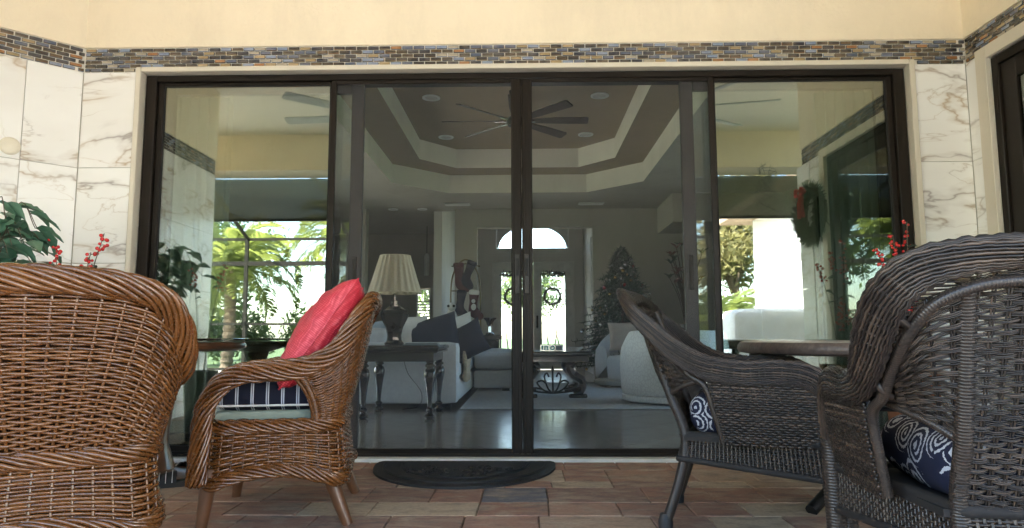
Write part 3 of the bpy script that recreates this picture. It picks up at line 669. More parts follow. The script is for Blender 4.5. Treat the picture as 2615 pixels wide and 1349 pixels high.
# hall wall with the little window
g = MB(); hx0, hx1, hz0, hz1 = -2.40, -2.09, .95, 1.83
g.box((-5.44, 11, -.05), (hx0, 11.2, 3.4)); g.box((hx1, 11, -.05), (-1.5, 11.2, 3.4)); g.box((hx0, 11, -.05), (hx1, 11.2, hz0)); g.box((hx0, 11, hz1), (hx1, 11.2, 3.4))
struct(g.build('wall_hall', 'int_wall'), 'dim greige wall at the end of the hall')
hw = thing('hall_window', 'small hall window with white slatted blind behind the lamp', 'window', (-2.245, 11.05, .95))
g = MB(); frame_rect(g, 'x', -.15, .15, .0, .87, .02, -.02, .06); g.build('frame', 'white_paint', hw)
for i in range(9): g = MB(); g.box((-.128, -.03, .035+i*.068), (.128, .012, .06+i*.068)); g.build('slat', 'white_paint', hw)
g = MB(); g.box((-.13, .03, .02), (.13, .036, .85)); g.build('pane', 'clear_glass', hw)
# foyer
g = MB(); g.box((-1.65, 8.2, -.05), (-1.5, 12.0, 3.75)); g.box((1.40, 8.2, -.05), (1.55, 8.8, 3.75)); g.box((1.40, 10.1, -.05), (1.55, 12.0, 3.75)); g.box((1.40, 8.8, -.05), (1.55, 10.1, 1.66)); g.box((1.40, 8.8, 2.83), (1.55, 10.1, 3.75)); struct(g.build('wall_foyer', 'foyer_wall_lightened'), 'greige side walls of the entrance foyer')
g = MB(); g.box((-1.65, 12, -.05), (-.763, 12.2, 3.75)); g.box((1.185, 12, -.05), (1.55, 12.2, 3.75)); g.box((-.762, 12, 2.53), (1.184, 12.2, 2.83)); g.box((-.762, 12, 3.36), (1.184, 12.2, 3.75))
g.box((-.762, 12, 2.831), (-.68, 12.2, 3.359)); g.box((1.075, 12, 2.831), (1.184, 12.2, 3.359)); 
struct(g.build('wall_entrance', 'foyer_wall_lightened'), 'greige entrance wall around the front doors')
g = MB(); g.box((-1.65, 8.2, 3.75), (1.55, 12.2, 3.9)); struct(g.build('foyer_ceiling', 'int_ceiling'), 'pale ceiling of the foyer')
g = MB(); g.box((-5.6, 8.2, 3.06), (-1.66, 11.2, 3.2)); struct(g.build('hall_ceiling', 'int_ceiling'), 'pale ceiling of the hall')
# tray ceiling
cxm = -.09
def octo(hw_, y0, y1, cx_, cy_): return [(cxm-hw_+cx_, y0), (cxm+hw_-cx_, y0), (cxm+hw_, y0+cy_), (cxm+hw_, y1-cy_), (cxm+hw_-cx_, y1), (cxm-hw_+cx_, y1), (cxm-hw_, y1-cy_), (cxm-hw_, y0+cy_)]
O1 = octo(1.88, .62, 6.60, .78, .76); O2 = octo(1.43, 1.08, 6.13, .49, .56)
g = MB(); rect = [(-5.5, .16), (4.25, .16), (4.25, 8.2), (-5.5, 8.2)]
V = [(x, y, 3.05) for x, y in rect]+[(x, y, 3.05) for x, y in O1]
g.add(V, [(0, 1, 5, 4), (1, 6, 5), (1, 2, 7, 6), (2, 8, 7), (2, 3, 9, 8), (3, 10, 9), (3, 0, 11, 10), (0, 4, 11)])
tray = struct(g.build('ceiling_living_room', 'int_ceiling'), 'tray ceiling of the living room with two pale steps')
def riser(P, z0, z1, name):
    n = len(P); g = MB()
    for i in range(n):
        a, b = P[i], P[(i+1) % n]; g.add([(*a, z0), (*b, z0), (*b, z1), (*a, z1)], [(0, 1, 2, 3)])
    g.build(name, 'tray_riser', tray, angle=1)
riser(O1, 3.05, 3.344, 'tray_step'); riser(O2, 3.344, 3.64, 'tray_step')
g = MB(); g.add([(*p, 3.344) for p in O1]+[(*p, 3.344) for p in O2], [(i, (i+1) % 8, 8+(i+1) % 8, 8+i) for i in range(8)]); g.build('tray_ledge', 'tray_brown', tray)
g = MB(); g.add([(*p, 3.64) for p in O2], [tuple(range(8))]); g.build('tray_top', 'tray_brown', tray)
g = MB(); g.box((-7.3, .185, 3.95), (5.9, 12.4, 4.1)); g.box((-5.7, .185, 3.2), (-5.61, 12.4, 3.949)); g.box((4.36, .185, 3.07), (4.45, 8.3, 3.949)); g.box((1.56, 8.21, 3.07), (4.45, 8.3, 3.949)); g.box((-5.6, 11.21, 3.2), (-1.66, 11.3, 3.949))
struct(g.build('roof', 'roof_tile'), 'tiled house roof above the rooms')
# recessed lights, vents
def disc_light(p, r_, label):
    t = thing('recessed_light', label, 'ceiling light', p, group='recessed ceiling lights')
    g = MB(); g.lathe([(r_*.72, 0), (r_*.75, -.012), (r_, -.010), (r_, 0)], k=20, caps=False); g.build('trim_ring', 'white_paint', t)
    g = MB(); g.lathe([(.001, -.002), (r_*.72, -.002)], k=20, caps=False); g.build('lens', 'fur_white', t)
for p, w_ in (((-1.11, 3.8, 3.639), 'near left of'), ((.93, 3.78, 3.639), 'near right of'), ((-1.12, 5.46, 3.639), 'far left of'), ((.90, 5.38, 3.639), 'far right of')):
    disc_light(p, .11, 'round white recessed light %s the indoor ceiling fan' % w_)
for x, n_ in ((-2.36, 'left'), (-1.83, 'right')): disc_light((x, 7.95, 3.049), .09, 'small recessed light over the hall, %s of the pair' % n_)
for x, n_ in ((-1.15, 'left'), (1.17, 'right')):
    t = thing('ceiling_vent', 'pale slotted ceiling vent on the %s before the far wall' % n_, 'vent', (x, 7.5, 3.049))
    g = MB(); frame_rect(g, 'x', -.22, .22, -.012, 0, .02, -.09, .09); g.box((-.22, -.09, -.012), (.22, -.07, 0)); g.box((-.22, .07, -.012), (.22, .09, 0)); g.build('frame', 'white_paint', t)
    for i in range(5): g = MB(); g.box((-.2, -.055+i*.025, -.010), (.2, -.045+i*.025, -.002)); g.build('slat', 'white_paint', t)

# ================================================================== SLIDING DOOR SET
fr = thing('sliding_door_frame', 'dark bronze frame of the wide sliding door set, with fixed side panes', 'door frame', (0, 0, 0))
g = MB(); g.box((-2.44, .0, .019), (-2.372, .15, 2.439), .003); g.build('jamb', 'bronze', fr)
g = MB(); g.box((2.372, .0, .019), (2.44, .15, 2.439), .003); g.build('jamb', 'bronze', fr)
g = MB(); g.box((-2.3715, .0, 2.400), (2.3715, .15, 2.439), .003); g.build('head', 'bronze', fr)
g = MB(); g.box((-2.3715, -.01, .0185), (2.3715, .15, .034), .002); 
for yt in (.022, .070, .118): g.box((-2.3715, yt-.004, .0341), (2.3715, yt+.004, .046))
g.build('track', 'bronze', fr)
for sx in (-1, 1):
    a0, a1 = (-2.371, -1.205) if sx < 0 else (1.205, 2.371)
    g = MB(); frame_rect(g, 'x', a0, a1, .035, 2.399, .036, .028, .062, wb=.042, wt=.018); p = g.build('fixed_panel', 'bronze', fr)
    g = MB(); g.box((a0+.037, .042, .078), (a1-.037, .050, 2.380)); g.build('pane', 'coated_glass', p)
    g = MB(); frame_rect(g, 'x', a0+.0365, a1-.0365, .0775, 2.3805, .006, .036, .041, .001); g.build('gasket', 'gasket', p)
for sx in (-1, 1):
    t = thing('sliding_glass_door', 'glass sliding door slid open behind the %s fixed pane' % ('left' if sx < 0 else 'right'), 'sliding door', (sx*1.70, .095, .035), group='sliding glass door leaves')
    g = MB(); frame_rect(g, 'x', -.668, .668, .012, 2.362, .082, -.016, .018, wb=.10, wt=.06); g.build('frame', 'bronze_light', t)
    g = MB(); g.box((-.587, -.003, .111), (.587, .004, 2.303)); g.build('pane', 'clear_glass', t)
    xe = .628 if sx < 0 else -.628
    g = MB(); g.box((xe-.014, -.027, 1.00), (xe+.014, -.0162, 1.22), .003); g.box((xe-.007, -.034, 1.04), (xe+.007, -.0272, 1.18), .002); g.build('handle', 'bronze', t)
for sx in (-1, 1):
    t = thing('sliding_screen_door', 'insect screen door closed across the %s half of the opening' % ('left' if sx < 0 else 'right'), 'screen door', (sx*.617, .0, .030), group='sliding screen doors')
    g = MB()
    # stiles and rails; the meeting stile is built of three ribs
    xi, xo = (-.610, .610); c_ = sx  # local +x outward for right door
    def bx(x0, x1, z0, z1, y0=.002, y1=.020, bev=.003):
        if sx < 0: x0, x1 = -x1, -x0
        g.box((x0, y0, z0), (x1, y1, z1), bev)
    bx(.578, .612, 0, 2.366); bx(-.6165, -.550, 0, 2.366); bx(-.5495, .5775, 0, .034); bx(-.5495, .5775, 2.342, 2.366)
    bx(-.607, -.592, 0.003, 2.363, -.008, .0015, .002); bx(-.570, -.555, .003, 2.363, -.005, .0015, .002); bx(-.5615, .5775, 0.022, .032, -.004, .0015, .002)
    g.build('frame', 'bronze', t)
    g = MB(); x0, x1 = (-.55, .578) if sx > 0 else (-.578, .55); g.add([(x0, .012, .032), (x1, .012, .032), (x1, .012, 2.344), (x0, .012, 2.344)], [(0, 1, 2, 3)]); g.build('mesh', 'insect_mesh', t)
    g = MB(); bx(-.604, -.572, .98, 1.225, -.014, -.0052, .003); h_ = g.build('handle', 'bronze_light', t)
    g = MB(); bx(-.596, -.580, 1.09, 1.20, -.018, -.0142, .002); g.build('finger_pull', 'gasket', h_)
# sheer drapes inside, at both ends
for sx in (-1, 1):
    t = thing('drape', 'pale sheer drape gathered inside behind the %s fixed pane' % ('left' if sx < 0 else 'right'), 'drape', (sx*2.2, .24, 0), group='sheer drapes')
    u = np.linspace(0, 1, 90); zz = np.array((.03, 1.2, 2.38)); V = np.zeros((3, 90, 3))
    for i, z in enumerate(zz): V[i, :, 0] = (u-.5)*.46; V[i, :, 1] = .035*np.sin(u*2*np.pi*7)+.008*np.sin(u*31+i); V[i, :, 2] = z
    g = MB(); g.grid(V); g.build('fabric', 'sheer_fabric', t, angle=180)
    g = MB(); g.tube([(-.25, 0, 2.395), (0, 0, 2.395), (.25, 0, 2.395)], .012, 8); g.build('rod', 'bronze', t)

# ================================================================== BROWN WICKER ARMCHAIR
rimH = [(-.405, 0, .912), (-.403, .12, .910), (-.395, .22, .900), (-.374, .315, .868), (-.325, .378, .792), (-.258, .402, .703), (-.17, .404, .650), (-.06, .396, .627), (.07, .388, .621), (.16, .381, .609), (.235, .374, .575), (.285, .368, .515), (.310, .364, .45), (.322, .360, .33), (.330, .356, .185)]
def brown_chair(label, loc, rz):
    t = thing('wicker_armchair', label, 'armchair', loc, rz, group='brown wicker armchairs'); t.scale = (.87, .95, .985)
    if 'brown' in CH:
        for ch in CH['brown'].children: copy_tree(ch, t)
        return t
    CH['brown'] = t
    rim = resample(ushape(rimH), .011)
    g = MB(); rope(g, rim, .038, 13, 1.7, .0084, 6, .0035); o = g.build('arm_rim', ['wicker_brown', 'wicker_core'], t, 180); o['kind'] = 'stuff'
    topc = resample(ushape(rimH[:8]), .01); botc = resample(ushape([(-.262, 0, .39), (-.262, .16, .39), (-.252, .255, .39), (-.222, .315, .39), (-.15, .340, .39)]), .01)
    def S(u, v):
        a = along(topc, u); b = along(botc, u); w = np.asarray(v)[..., None]
        ed = np.abs(2*np.asarray(u)-1)[..., None]; w2 = w**(1+1.5*ed**8); P = b*(1-w2)+a*w2; P[..., 2] = (b*(1-w)+a*w)[..., 2]; out = P.copy(); out[..., 2] = 0; ln = np.linalg.norm(out, axis=-1, keepdims=True); bulge = .018*np.sin(np.pi*w)
        return P+out/np.maximum(ln, 1e-6)*(bulge)-np.array((0, 0, .02))*w
    g = MB(); weave(g, S, 24, 52, .0049, .0050, .0066, k=6, ss=8, jit=.0016); uu_ = np.linspace(.01, .99, 60); LN = np.array([S(uu_, np.full(60, q_)) for q_ in np.linspace(0, 1, 10)]); on = LN.copy(); on[..., 2] = 0; on /= np.linalg.norm(on, axis=-1, keepdims=True); g.grid(LN-on*.013, mi=1); o = g.build('woven_back', ['wicker_brown', 'wicker_core'], t, 180, stuff=True)  # dark sheet inside the weave stands in for shade between strands
    # edge posts of the back
    g = MB()
    for uu in (.002, .998):
        vv = np.linspace(0, 1, 20); g.tube(S(np.full(20, uu), vv), .010, 7)
    for i in range(36*2):
        for uu in (.012, .988):
            p = S(np.array([uu]), np.array([(i+.5)/72]))[0]; q_ = S(np.array([.035 if uu < .5 else .965]), np.array([(i+.5)/72]))[0]
            o_ = np.array((p[0], p[1], 0)); o_ = o_/np.linalg.norm(o_)
            if i % 2: g.tube([q_+o_*.004, (p+q_)/2+o_*.012, p+o_*.012, p-o_*.004], .0058, 5)
    g.build('back_edge', 'wicker_brown', t, 180, stuff=True)
    # skirt
    def loop(x0, x1, hw_, rc, n=120):
        pts = []
        for (cx, cy_, a0) in ((x1-rc, hw_-rc, 0), (x0+rc, hw_-rc, 90), (x0+rc, -hw_+rc, 180), (x1-rc, -hw_+rc, 270)):
            for a in np.linspace(a0, a0+90, 10): pts.append((cx+rc*math.cos(R(a)), cy_+rc*math.sin(R(a))))
        return pts
    def closed_curve(pts, zf):
        P = np.array([(x, y, 0.0) for x, y in pts]); P = np.vstack([P, P[:1]]); Q = along(P, np.linspace(0, 1, 240)); 
        for q_ in Q: q_[2] = zf(q_[0], q_[1])
        return Q
    zbot = lambda x, y: .195+.050*max(0, 1-((x-.0)/.27)**2) if abs(y) > .26 else .195+.035*max(0, 1-(y/.27)**2)
    Ct = closed_curve(loop(-.272, .305, .338, .10), lambda x, y: .390); Cb = closed_curve(loop(-.298, .325, .352, .10), zbot)
    def S2(u, v): w = np.asarray(v)[..., None]; return along(Cb, u)*(1-w)+along(Ct, u)*w
    g = MB(); weave(g, S2, 46, 16, .0056, .0050, .0064, k=6, ss=8, closed=False); uu_ = np.linspace(0, 1, 120); LN = np.array([S2(uu_, np.full(120, q_)) for q_ in (0, .5, 1)])*np.array((.965, .965, 1)); g.grid(LN, mi=1); g.build('woven_skirt', ['wicker_brown', 'wicker_core'], t, 180, stuff=True)  # skirt backed by an added dark sheet, so its gaps look shaded
    g = MB(); rope(g, along(Ct, np.linspace(0, 1, 200))+np.array((0, 0, .012)), .024, 9, 2.6, .0075, 6, .003); g.build('seat_rim', ['wicker_brown', 'wicker_core'], t, 180, stuff=True)
    g = MB(); rope(g, along(Cb, np.linspace(0, 1, 200))-np.array((0, 0, .012)), .024, 9, 2.6, .0075, 6, .003); g.build('lower_rim', ['wicker_brown', 'wicker_core'], t, 180, stuff=True)
    g = MB(); g.prism(loop(-.26, .30, .325, .1), .365, .388, 'z'); g.build('seat_deck', 'wicker_core', t)
    for sy in (-1, 1):
        g = MB(); g.tube(resample([(.285, sy*.31, .24), (.298, sy*.318, .12), (.312, sy*.328, .0)], .02), np.linspace(.040, .024, 13)[:len(resample([(.285, sy*.31, .24), (.298, sy*.318, .12), (.312, sy*.328, .0)], .02))], 14); g.build('leg', 'chair_wood', t)
        P = resample([(-.215, sy*.28, .24), (-.262, sy*.292, .12), (-.318, sy*.305, .0)], .02); g = MB(); g.tube(P, np.linspace(.040, .024, len(P)), 14); g.build('leg', 'chair_wood', t)
    return t
CH = {}
def place(o, M): o.matrix_world = M; return o
def chairM(loc, rz): return Matrix.Translation(loc) @ Matrix.Rotation(rz, 4, 'Z')
A_LOC, A_RZ = (-1.50, -2.15, 0), R(124)
B_LOC, B_RZ = (-1.015, -1.24, 0), R(191)
brown_chair('brown wicker armchair with red pillow, standing side-on before the screen doors', B_LOC, B_RZ)
brown_chair('large brown wicker armchair seen from behind at the left edge', A_LOC, A_RZ)
def striped_cushion(label, M):
    g = rbox(.46, .58, .135, .045, 11, .022, .004, 3); o = g.build('seat_cushion', 'stripe_fabric', None, 180); tag(o, label, 'cushion')
    for z in (.018, .120):
        pts = [( .25*sx if ax else .25*sx, .30*sy) for ax, sx, sy in ((0, 1, 1), (0, -1, 1), (0, -1, -1), (0, 1, -1))]
        P = []
        for (cx, cy_, a0) in ((.185, .245, 0), (-.185, .245, 90), (-.185, -.245, 180), (.185, -.245, 270)):
            for a in np.linspace(a0, a0+90, 7): P.append((cx+.047*math.cos(R(a)), cy_+.047*math.sin(R(a)), z))
        g = MB(); g.tube(np.array(P), .0042, 6, closed=True); g.build('piping', 'white_fabric', o)
    o.matrix_world = M; return o
striped_cushion('navy cushion with white double stripes, on the side-on brown chair', chairM(B_LOC, B_RZ) @ Matrix.Translation((.03, 0, .455)))
g = rbox(.45, .55, .066, .030, 9, .006, .005, 9); o = g.build('seat_pad', 'sage_fabric', None, 180); tag(o, 'thin sage green pad under the navy striped cushion', 'seat pad'); o.matrix_world = chairM(B_LOC, B_RZ) @ Matrix.Translation((.03, 0, .390))
striped_cushion('navy striped cushion on the large left armchair', chairM(A_LOC, A_RZ) @ Matrix.Translation((.03, 0, .40)))
g = pillow(.50, .48, .215, 44, .007, 2); o = g.build('throw_pillow', 'red_weave', None, 180)
e_ = np.linspace(-1, 1, 24); ring = [(x*.25*(1-.09*(1-y**2)), y*.24*(1-.09*(1-x**2)), 0) for x, y in [(q_, -1) for q_ in e_[:-1]]+[(1, q_) for q_ in e_[:-1]]+[(q_, 1) for q_ in e_[:0:-1]]+[(-1, q_) for q_ in e_[:0:-1]]]
g = MB(); g.tube(np.array(ring), .0035, 6, closed=True); g.build('seam', 'red_weave', o, 180); tag(o, 'red woven throw pillow leaning on the side-on brown chair', 'pillow')
o.matrix_world = chairM(B_LOC, B_RZ) @ Matrix.Translation((-.150, .08, .758)) @ Matrix.Rotation(R(56), 4, 'Y') @ Matrix.Scale(1.06, 4)
g = pillow(.46, .44, .16, 20, .007, 5); o = g.build('throw_pillow', 'red_weave', None, 180); tag(o, 'red throw pillow on the large left armchair, seen only mirrored', 'pillow')
o.matrix_world = chairM(A_LOC, A_RZ) @ Matrix.Translation((-.17, 0, .66)) @ Matrix.Rotation(R(66), 4, 'Y')

# ================================================================== DARK WICKER ARMCHAIR
rimD = [(-.428, 0, .908), (-.427, .17, .903), (-.421, .285, .892), (-.402, .362, .868), (-.365, .402, .822), (-.302, .412, .760), (-.225, .408, .690), (-.12, .396, .630), (.01, .386, .608), (.12, .384, .612), (.21, .380, .603), (.268, .374, .568), (.300, .366, .49), (.318, .352, .38)]
def dark_chair(label, loc, rz):
    t = thing('dark_wicker_armchair', label, 'armchair', loc, rz, group='dark wicker armchairs')
    if 'dark' in CH:
        for ch in CH['dark'].children: copy_tree(ch, t)
        return t
    CH['dark'] = t
    P = resample(ushape(rimD), .0095); n = len(P); out = P.copy(); out[:, 2] = 0; out[:, 0] *= np.where(out[:, 0] < -.1, 1.0, .0); out /= np.maximum(np.linalg.norm(out, axis=1, keepdims=True), 1e-6)
    s = np.linspace(-1, 1, n); hw_ = .040-.012*np.clip((abs(s)-.82)/.18, 0, 1)
    T_, _, _ = frames(P); cr = np.cross(T_, out); cr *= np.where(cr[:, 2:3] < 0, -1, 1); wy = np.abs(out[:, 1:2])**1.5; side = cr*wy+(out+np.array((0, 0, .35)))*(1-wy); 
    g = MB(); band(g, P, hw_, .019, 30, .027, .0030, .0034, side, 5); g.build('arm_band', ['wicker_dark', 'wicker_core_dark'], t, 180, stuff=True)
    # back between the uprights
    def S(u, v):
        y = (np.asarray(u)-.5)*.50; w = np.asarray(v)
        zt = .880-.30*np.abs(y)**1.9; z = .262+(zt-.262)*w
        x = -.215-(z-.36)*.315-.045*(1-(y/.27)**2)*np.clip((z-.30)/.3, 0, 1); return np.stack([x, y, z], -1)
    g = MB(); weave(g, S, 19, 52, .00195, .0024, .0048, pair=3, k=4, ss=6, jit=.0009, spair=2); g.build('woven_back', 'wicker_dark', t, 180, stuff=True)
    for sy in (-1, 1):
        topw = resample([(-.382, sy*.262, .848), (-.360, sy*.345, .802), (-.270, sy*.372, .71), (-.165, sy*.362, .645), (-.04, sy*.364, .602)], .01)
        botw = resample([(-.262, sy*.240, .515), (-.215, sy*.280, .548), (-.15, sy*.318, .572), (-.09, sy*.345, .587), (-.02, sy*.364, .592)], .01)
        def Sw(u, v): w = np.asarray(v)[..., None]; return along(botw, u)*(1-w)+along(topw, u)*w
        g = MB(); weave(g, Sw, 9, 26, .0020, .0024, .0046, pair=3, k=4, ss=6, jit=.0009, spair=2); g.build('woven_wing', 'wicker_dark', t, 180, stuff=True)
        # ladder weave between arch tube and arm band
        g = MB()
        for i in range(26):
            f = (i+.5)/26; a = along(topw, np.array([f]))[0]; b = along(np.array([(x, sy*y, z) for x, y, z in rimD[3:8]]), np.array([f]))[0]
            m_ = (a+b)/2+np.array((0, sy*.012, -.01))
            for q_ in (-.0035, .0035): g.tube([a+np.array((0, 0, q_)), m_+np.array((0, 0, q_)), b+np.array((0, 0, q_))], .0021, 4)
        g.build('edge_lacing', 'wicker_dark', t, 180, stuff=True)
        g = MB(); wrapped(g, botw, .0100); g.build('wing_rail', 'wicker_dark', t, 180)
        g = MB(); wrapped(g, [(-.376, sy*.258, .852), (-.330, sy*.246, .74), (-.262, sy*.236, .52), (-.208, sy*.232, .36), (-.232, sy*.230, .20), (-.288, sy*.227, .03)], .0195, .0075, 11); g.build('upright', 'wicker_dark', t, 180)
        g = MB(); g.lathe([(.012, 0), (.027, .004), (.029, .03), (.022, .055), (.02, .06)], (-.292, sy*.227, 0), 14); g.build('foot', 'rubber', t)
        # ties
        for a, b in (((-.330, sy*.348, .755), (-.335, sy*.392, .79)), ((-.178, sy*.345, .60), (-.185, sy*.382, .655))):
            g = MB(); g.tube(resample([a, ((a[0]+b[0])/2-.02, (a[1]+b[1])/2+sy*.012, a[2]+.02), b], .006), .008, 6); g.build('tie', 'wicker_dark', t, 180)
        # side panel below the arm
        def Sp(u, v):
            u = np.asarray(u); w = np.asarray(v); zb = .345; zt = .590-.015*u
            x0 = -.115*w+(-.055)*(1-w); x1 = .285*w+.318*(1-w); return np.stack([x0+(x1-x0)*u, sy*(.384-.048*(1-w)+.008*np.sin(np.pi*w)), zb+(zt-zb)*w], -1)
        g = MB(); weave(g, Sp, 24, 27, .0047, .0034, .0034, k=5, ss=4, flat=1.05); g.build('woven_side', 'wicker_dark', t, 180, stuff=True)
        g = MB(); P_ = [(.308, sy*.358, .44), (.322, sy*.350, .30), (.336, sy*.345, .15), (.350, sy*.342, .03)]; wrapped(g, P_, (.030, .030, .028, .027), .009, 11); g.build('leg', 'wicker_dark', t, 180)
        g = MB(); g.lathe([(.012, 0), (.028, .003), (.029, .035), (.024, .04)], (.352, sy*.342, 0), 14); g.build('foot', 'rubber', t)
    arch = resample(ushape([(-.404, 0, .852), (-.403, .15, .848), (-.397, .245, .838), (-.374, .318, .803), (-.320, .352, .742), (-.244, .362, .670), (-.178, .364, .60), (-.120, .370, .555), (-.088, .350, .45), (-.062, .328, .355)]), .01)
    g = MB(); wrapped(g, arch, .0125, .0065, 9); g.build('arch_rail', 'wicker_dark', t, 180)
    # apron
    def rr(x0, x1, hw0, hw1, z, n=6):
        return [(x1, -hw1, z), (x1, hw1, z), (x0, hw0, z), (x0, -hw0, z), (x1, -hw1, z)]
    Ct = along(np.array(rr(-.215, .300, .232, .345, .362)), np.linspace(0, 1, 200)); Cb = along(np.array(rr(-.235, .315, .240, .350, .272)), np.linspace(0, 1, 200))
    Cb[:, 2] -= .035*np.clip((Cb[:, 0]+.2)/.5, 0, 1)
    def S2(u, v): w = np.asarray(v)[..., None]; return along(Cb, u)*(1-w)+along(Ct, u)*w
    g = MB(); weave(g, S2, 150, 11, .0042, .0046, .0028, k=5, ss=4); vv_ = np.linspace(0, 1, 3); uu_ = np.linspace(0, 1, 160); LN = np.array([S2(uu_, np.full(160, q_)) for q_ in vv_])*np.array((.985, .985, 1)); g.grid(LN, mi=1); g.build('woven_apron', ['wicker_dark', 'wicker_core_dark'], t, 180, stuff=True)  # added dark sheet keeps light from showing through the apron weave
    g = MB(); g.tube(Ct, .017, 8); g.tube(Cb, .0125, 8); g.build('seat_rail', 'wicker_core_dark', t, 180)
    g = MB(); wrapped(g, [(-.192, -.232, .352), (-.194, 0, .348), (-.192, .232, .352)], .021, .008, 10); g.build('rear_rail', 'wicker_dark', t, 180)
    g = MB(); g.add([(-.21, -.265, .362), (.295, -.32, .362), (.295, .32, .362), (-.21, .265, .362), (-.21, -.265, .345), (.295, -.32, .345), (.295, .32, .345), (-.21, .265, .345)], [(0, 1, 2, 3), (7, 6, 5, 4), (0, 4, 5, 1), (1, 5, 6, 2), (2, 6, 7, 3), (3, 7, 4, 0)]); g.build('seat_deck', 'wicker_core_dark', t)
    return t
C_LOC, C_RZ = (.905, -1.40, 0), R(-18)
D_LOC, D_RZ = (1.225, -2.55, 0), R(81)
dark_chair('dark wicker armchair standing side-on before the right screen door', C_LOC, C_RZ)
dark_chair('dark wicker armchair seen from behind at the right edge', D_LOC, D_RZ)
for M, lb in ((chairM(C_LOC, C_RZ), 'navy cushion with white scrolls on the side-on dark chair'), (chairM(D_LOC, D_RZ), 'navy cushion with white scrolls on the dark chair at the right edge')):
    g = rbox(.47, .50, .155, .07, 15, .018, .005, 4); o = g.build('seat_cushion', 'scroll_fabric', None, 180); tag(o, lb, 'cushion'); o.matrix_world = M @ Matrix.Translation((.040, 0, .365))

# ================================================================== TABLES OUTSIDE
t = thing('round_side_table', 'small round table with dark glass top behind the large left armchair', 'table', (-1.93, -.62, 0))
g = MB(); g.lathe([(.001, .725), (.435, .725), (.442, .729), (.442, .735), (.435, .738), (.001, .738)], k=56, caps=False); g.build('glass_top', 'glazed_bronze', t)
g = MB(); g.lathe([(.001, .672), (.39, .672), (.425, .685), (.43, .70), (.42, .716), (.001, .716)], k=56, caps=False); g.build('wood_top', 'chair_wood', t)
g = MB(); g.lathe([(.22, 0), (.23, .03), (.10, .06), (.06, .2), (.075, .35), (.05, .5), (.09, .64), (.2, .671)], k=24); g.build('pedestal', 'chair_wood', t)
t = thing('round_patio_table', 'round stone topped table between the two dark wicker chairs', 'table', (1.72, -.93, 0))
simple('table_stone', (.10, .07, .055), .45, var=.4, scale=30, bump=.5, bscale=70); simple('table_stone_top', (.42, .38, .33), .35, var=.35, scale=14)
g = MB(); g.lathe([(.001, .655), (.60, .655), (.648, .664), (.655, .68), (.652, .698), (.640, .712)], k=72, caps=False); g.build('table_edge', 'table_stone', t)
g = MB(); g.lathe([(.640, .712), (.62, .717), (.001, .7175)], k=72, caps=False); g.build('table_top', 'table_stone_top', t)
for a in (215, 335, 95):
    ca, sa = math.cos(R(a)), math.sin(R(a)); P = resample([(ca*.10, sa*.10, .654), (ca*.16, sa*.16, .42), (ca*.34, sa*.34, .16), (ca*.62, sa*.62, .012)], .03); g = MB(); g.tube(P, np.linspace(.03, .026, len(P)), 10); g.build('leg', 'iron', t)
g = MB(); g.lathe([(.17, .40), (.18, .41), (.17, .42)], k=28); g.build('shelf_ring', 'iron', t)

# ================================================================== SMALL THINGS ON THE PATIO
# doormat
def mat_outline():
    P = [(x, -.105+.007*abs(math.sin(x*62))) for x in np.linspace(-.492, .492, 60)]+[(.512, -.125), (.518, -.16)]
    P += [(.518*math.cos(R(a_)), -.20+.615*math.sin(R(a_))) for a_ in np.linspace(-4, -176, 50)]
    return P+[(-.518, -.16), (-.512, -.125)]
mo = mat_outline()
t = thing('doormat', 'black half-round rubber doormat before the screen doors', 'doormat', (-.33, -.02, 0))
g = MB(); g.prism(mo, .001, .013, 'z'); g.build('base', 'rubber', t)
g = MB()
for (rx, ry) in ((.46, .46), (.36, .35)):
    P = [(rx*math.cos(R(a)), -.20+ry*1.15*math.sin(R(a)), .014) for a in np.linspace(-178, -2, 50)]; g.tube(P, .010, 6)
for i in range(60):
    a = rnd.uniform(-170, -10); r_ = rnd.uniform(.05, .42)**.8*.7; x, y = r_*1.0*math.cos(R(a)), -.27+r_*.9*math.sin(R(a)); th = rnd.uniform(0, 6.28)
    P = [(x+.03*k*math.cos(th+k*.7), y+.03*k*math.sin(th+k*.7), .014) for k in np.linspace(0, 1, 6)]; g.tube(P, .009, 5)
g.build('relief', 'rubber', t)
# slides
def slide(label, loc, rz):
    t = thing('slide_sandal', label, 'sandal', loc, rz, group='black sandals'); n = 28; a = np.linspace(0, 2*np.pi, n, endpoint=False)
    ol = [(.135*math.cos(q_), (.043+.008*math.cos(q_))*math.sin(q_)) for q_ in a]
    g = MB(); g.prism(ol, 0, .028, 'z'); g.build('sole', 'slipper_black', t)
    V = np.zeros((9, 8, 3)); 
    for i, x in enumerate(np.linspace(-.01, .085, 9)):
        for j, q_ in enumerate(np.linspace(0, np.pi, 8)): V[i, j] = (x, .053*math.cos(q_), .02+(.055-.18*(x))*math.sin(q_))
    g = MB(); g.grid(V); V2 = V.copy(); V2[..., 2] -= .005; V2[..., 1] *= .93; g.grid(V2[:, ::-1]); st = g.build('strap', 'slipper_black', t, 180)
    for k_ in range(3):
        x0 = .003+k_*.029; P = [(x0+.006, .0545*math.cos(q_), .021+(.0565-.18*(x0+.006))*math.sin(q_)) for q_ in np.linspace(.1, np.pi-.1, 14)]
        g = MB(); g.tube(P, .0062, 6, flat=.25, up0=(0, 0, 1)); g.build('stripe', 'white_paint', st, 180)
    return t
slide('black sandal with three white stripes, the one nearer the chair leg', (-1.75, -.76, .0), R(205))
slide('black sandal with three white stripes, the one nearer the glass', (-1.84, -.50, .0), R(165))
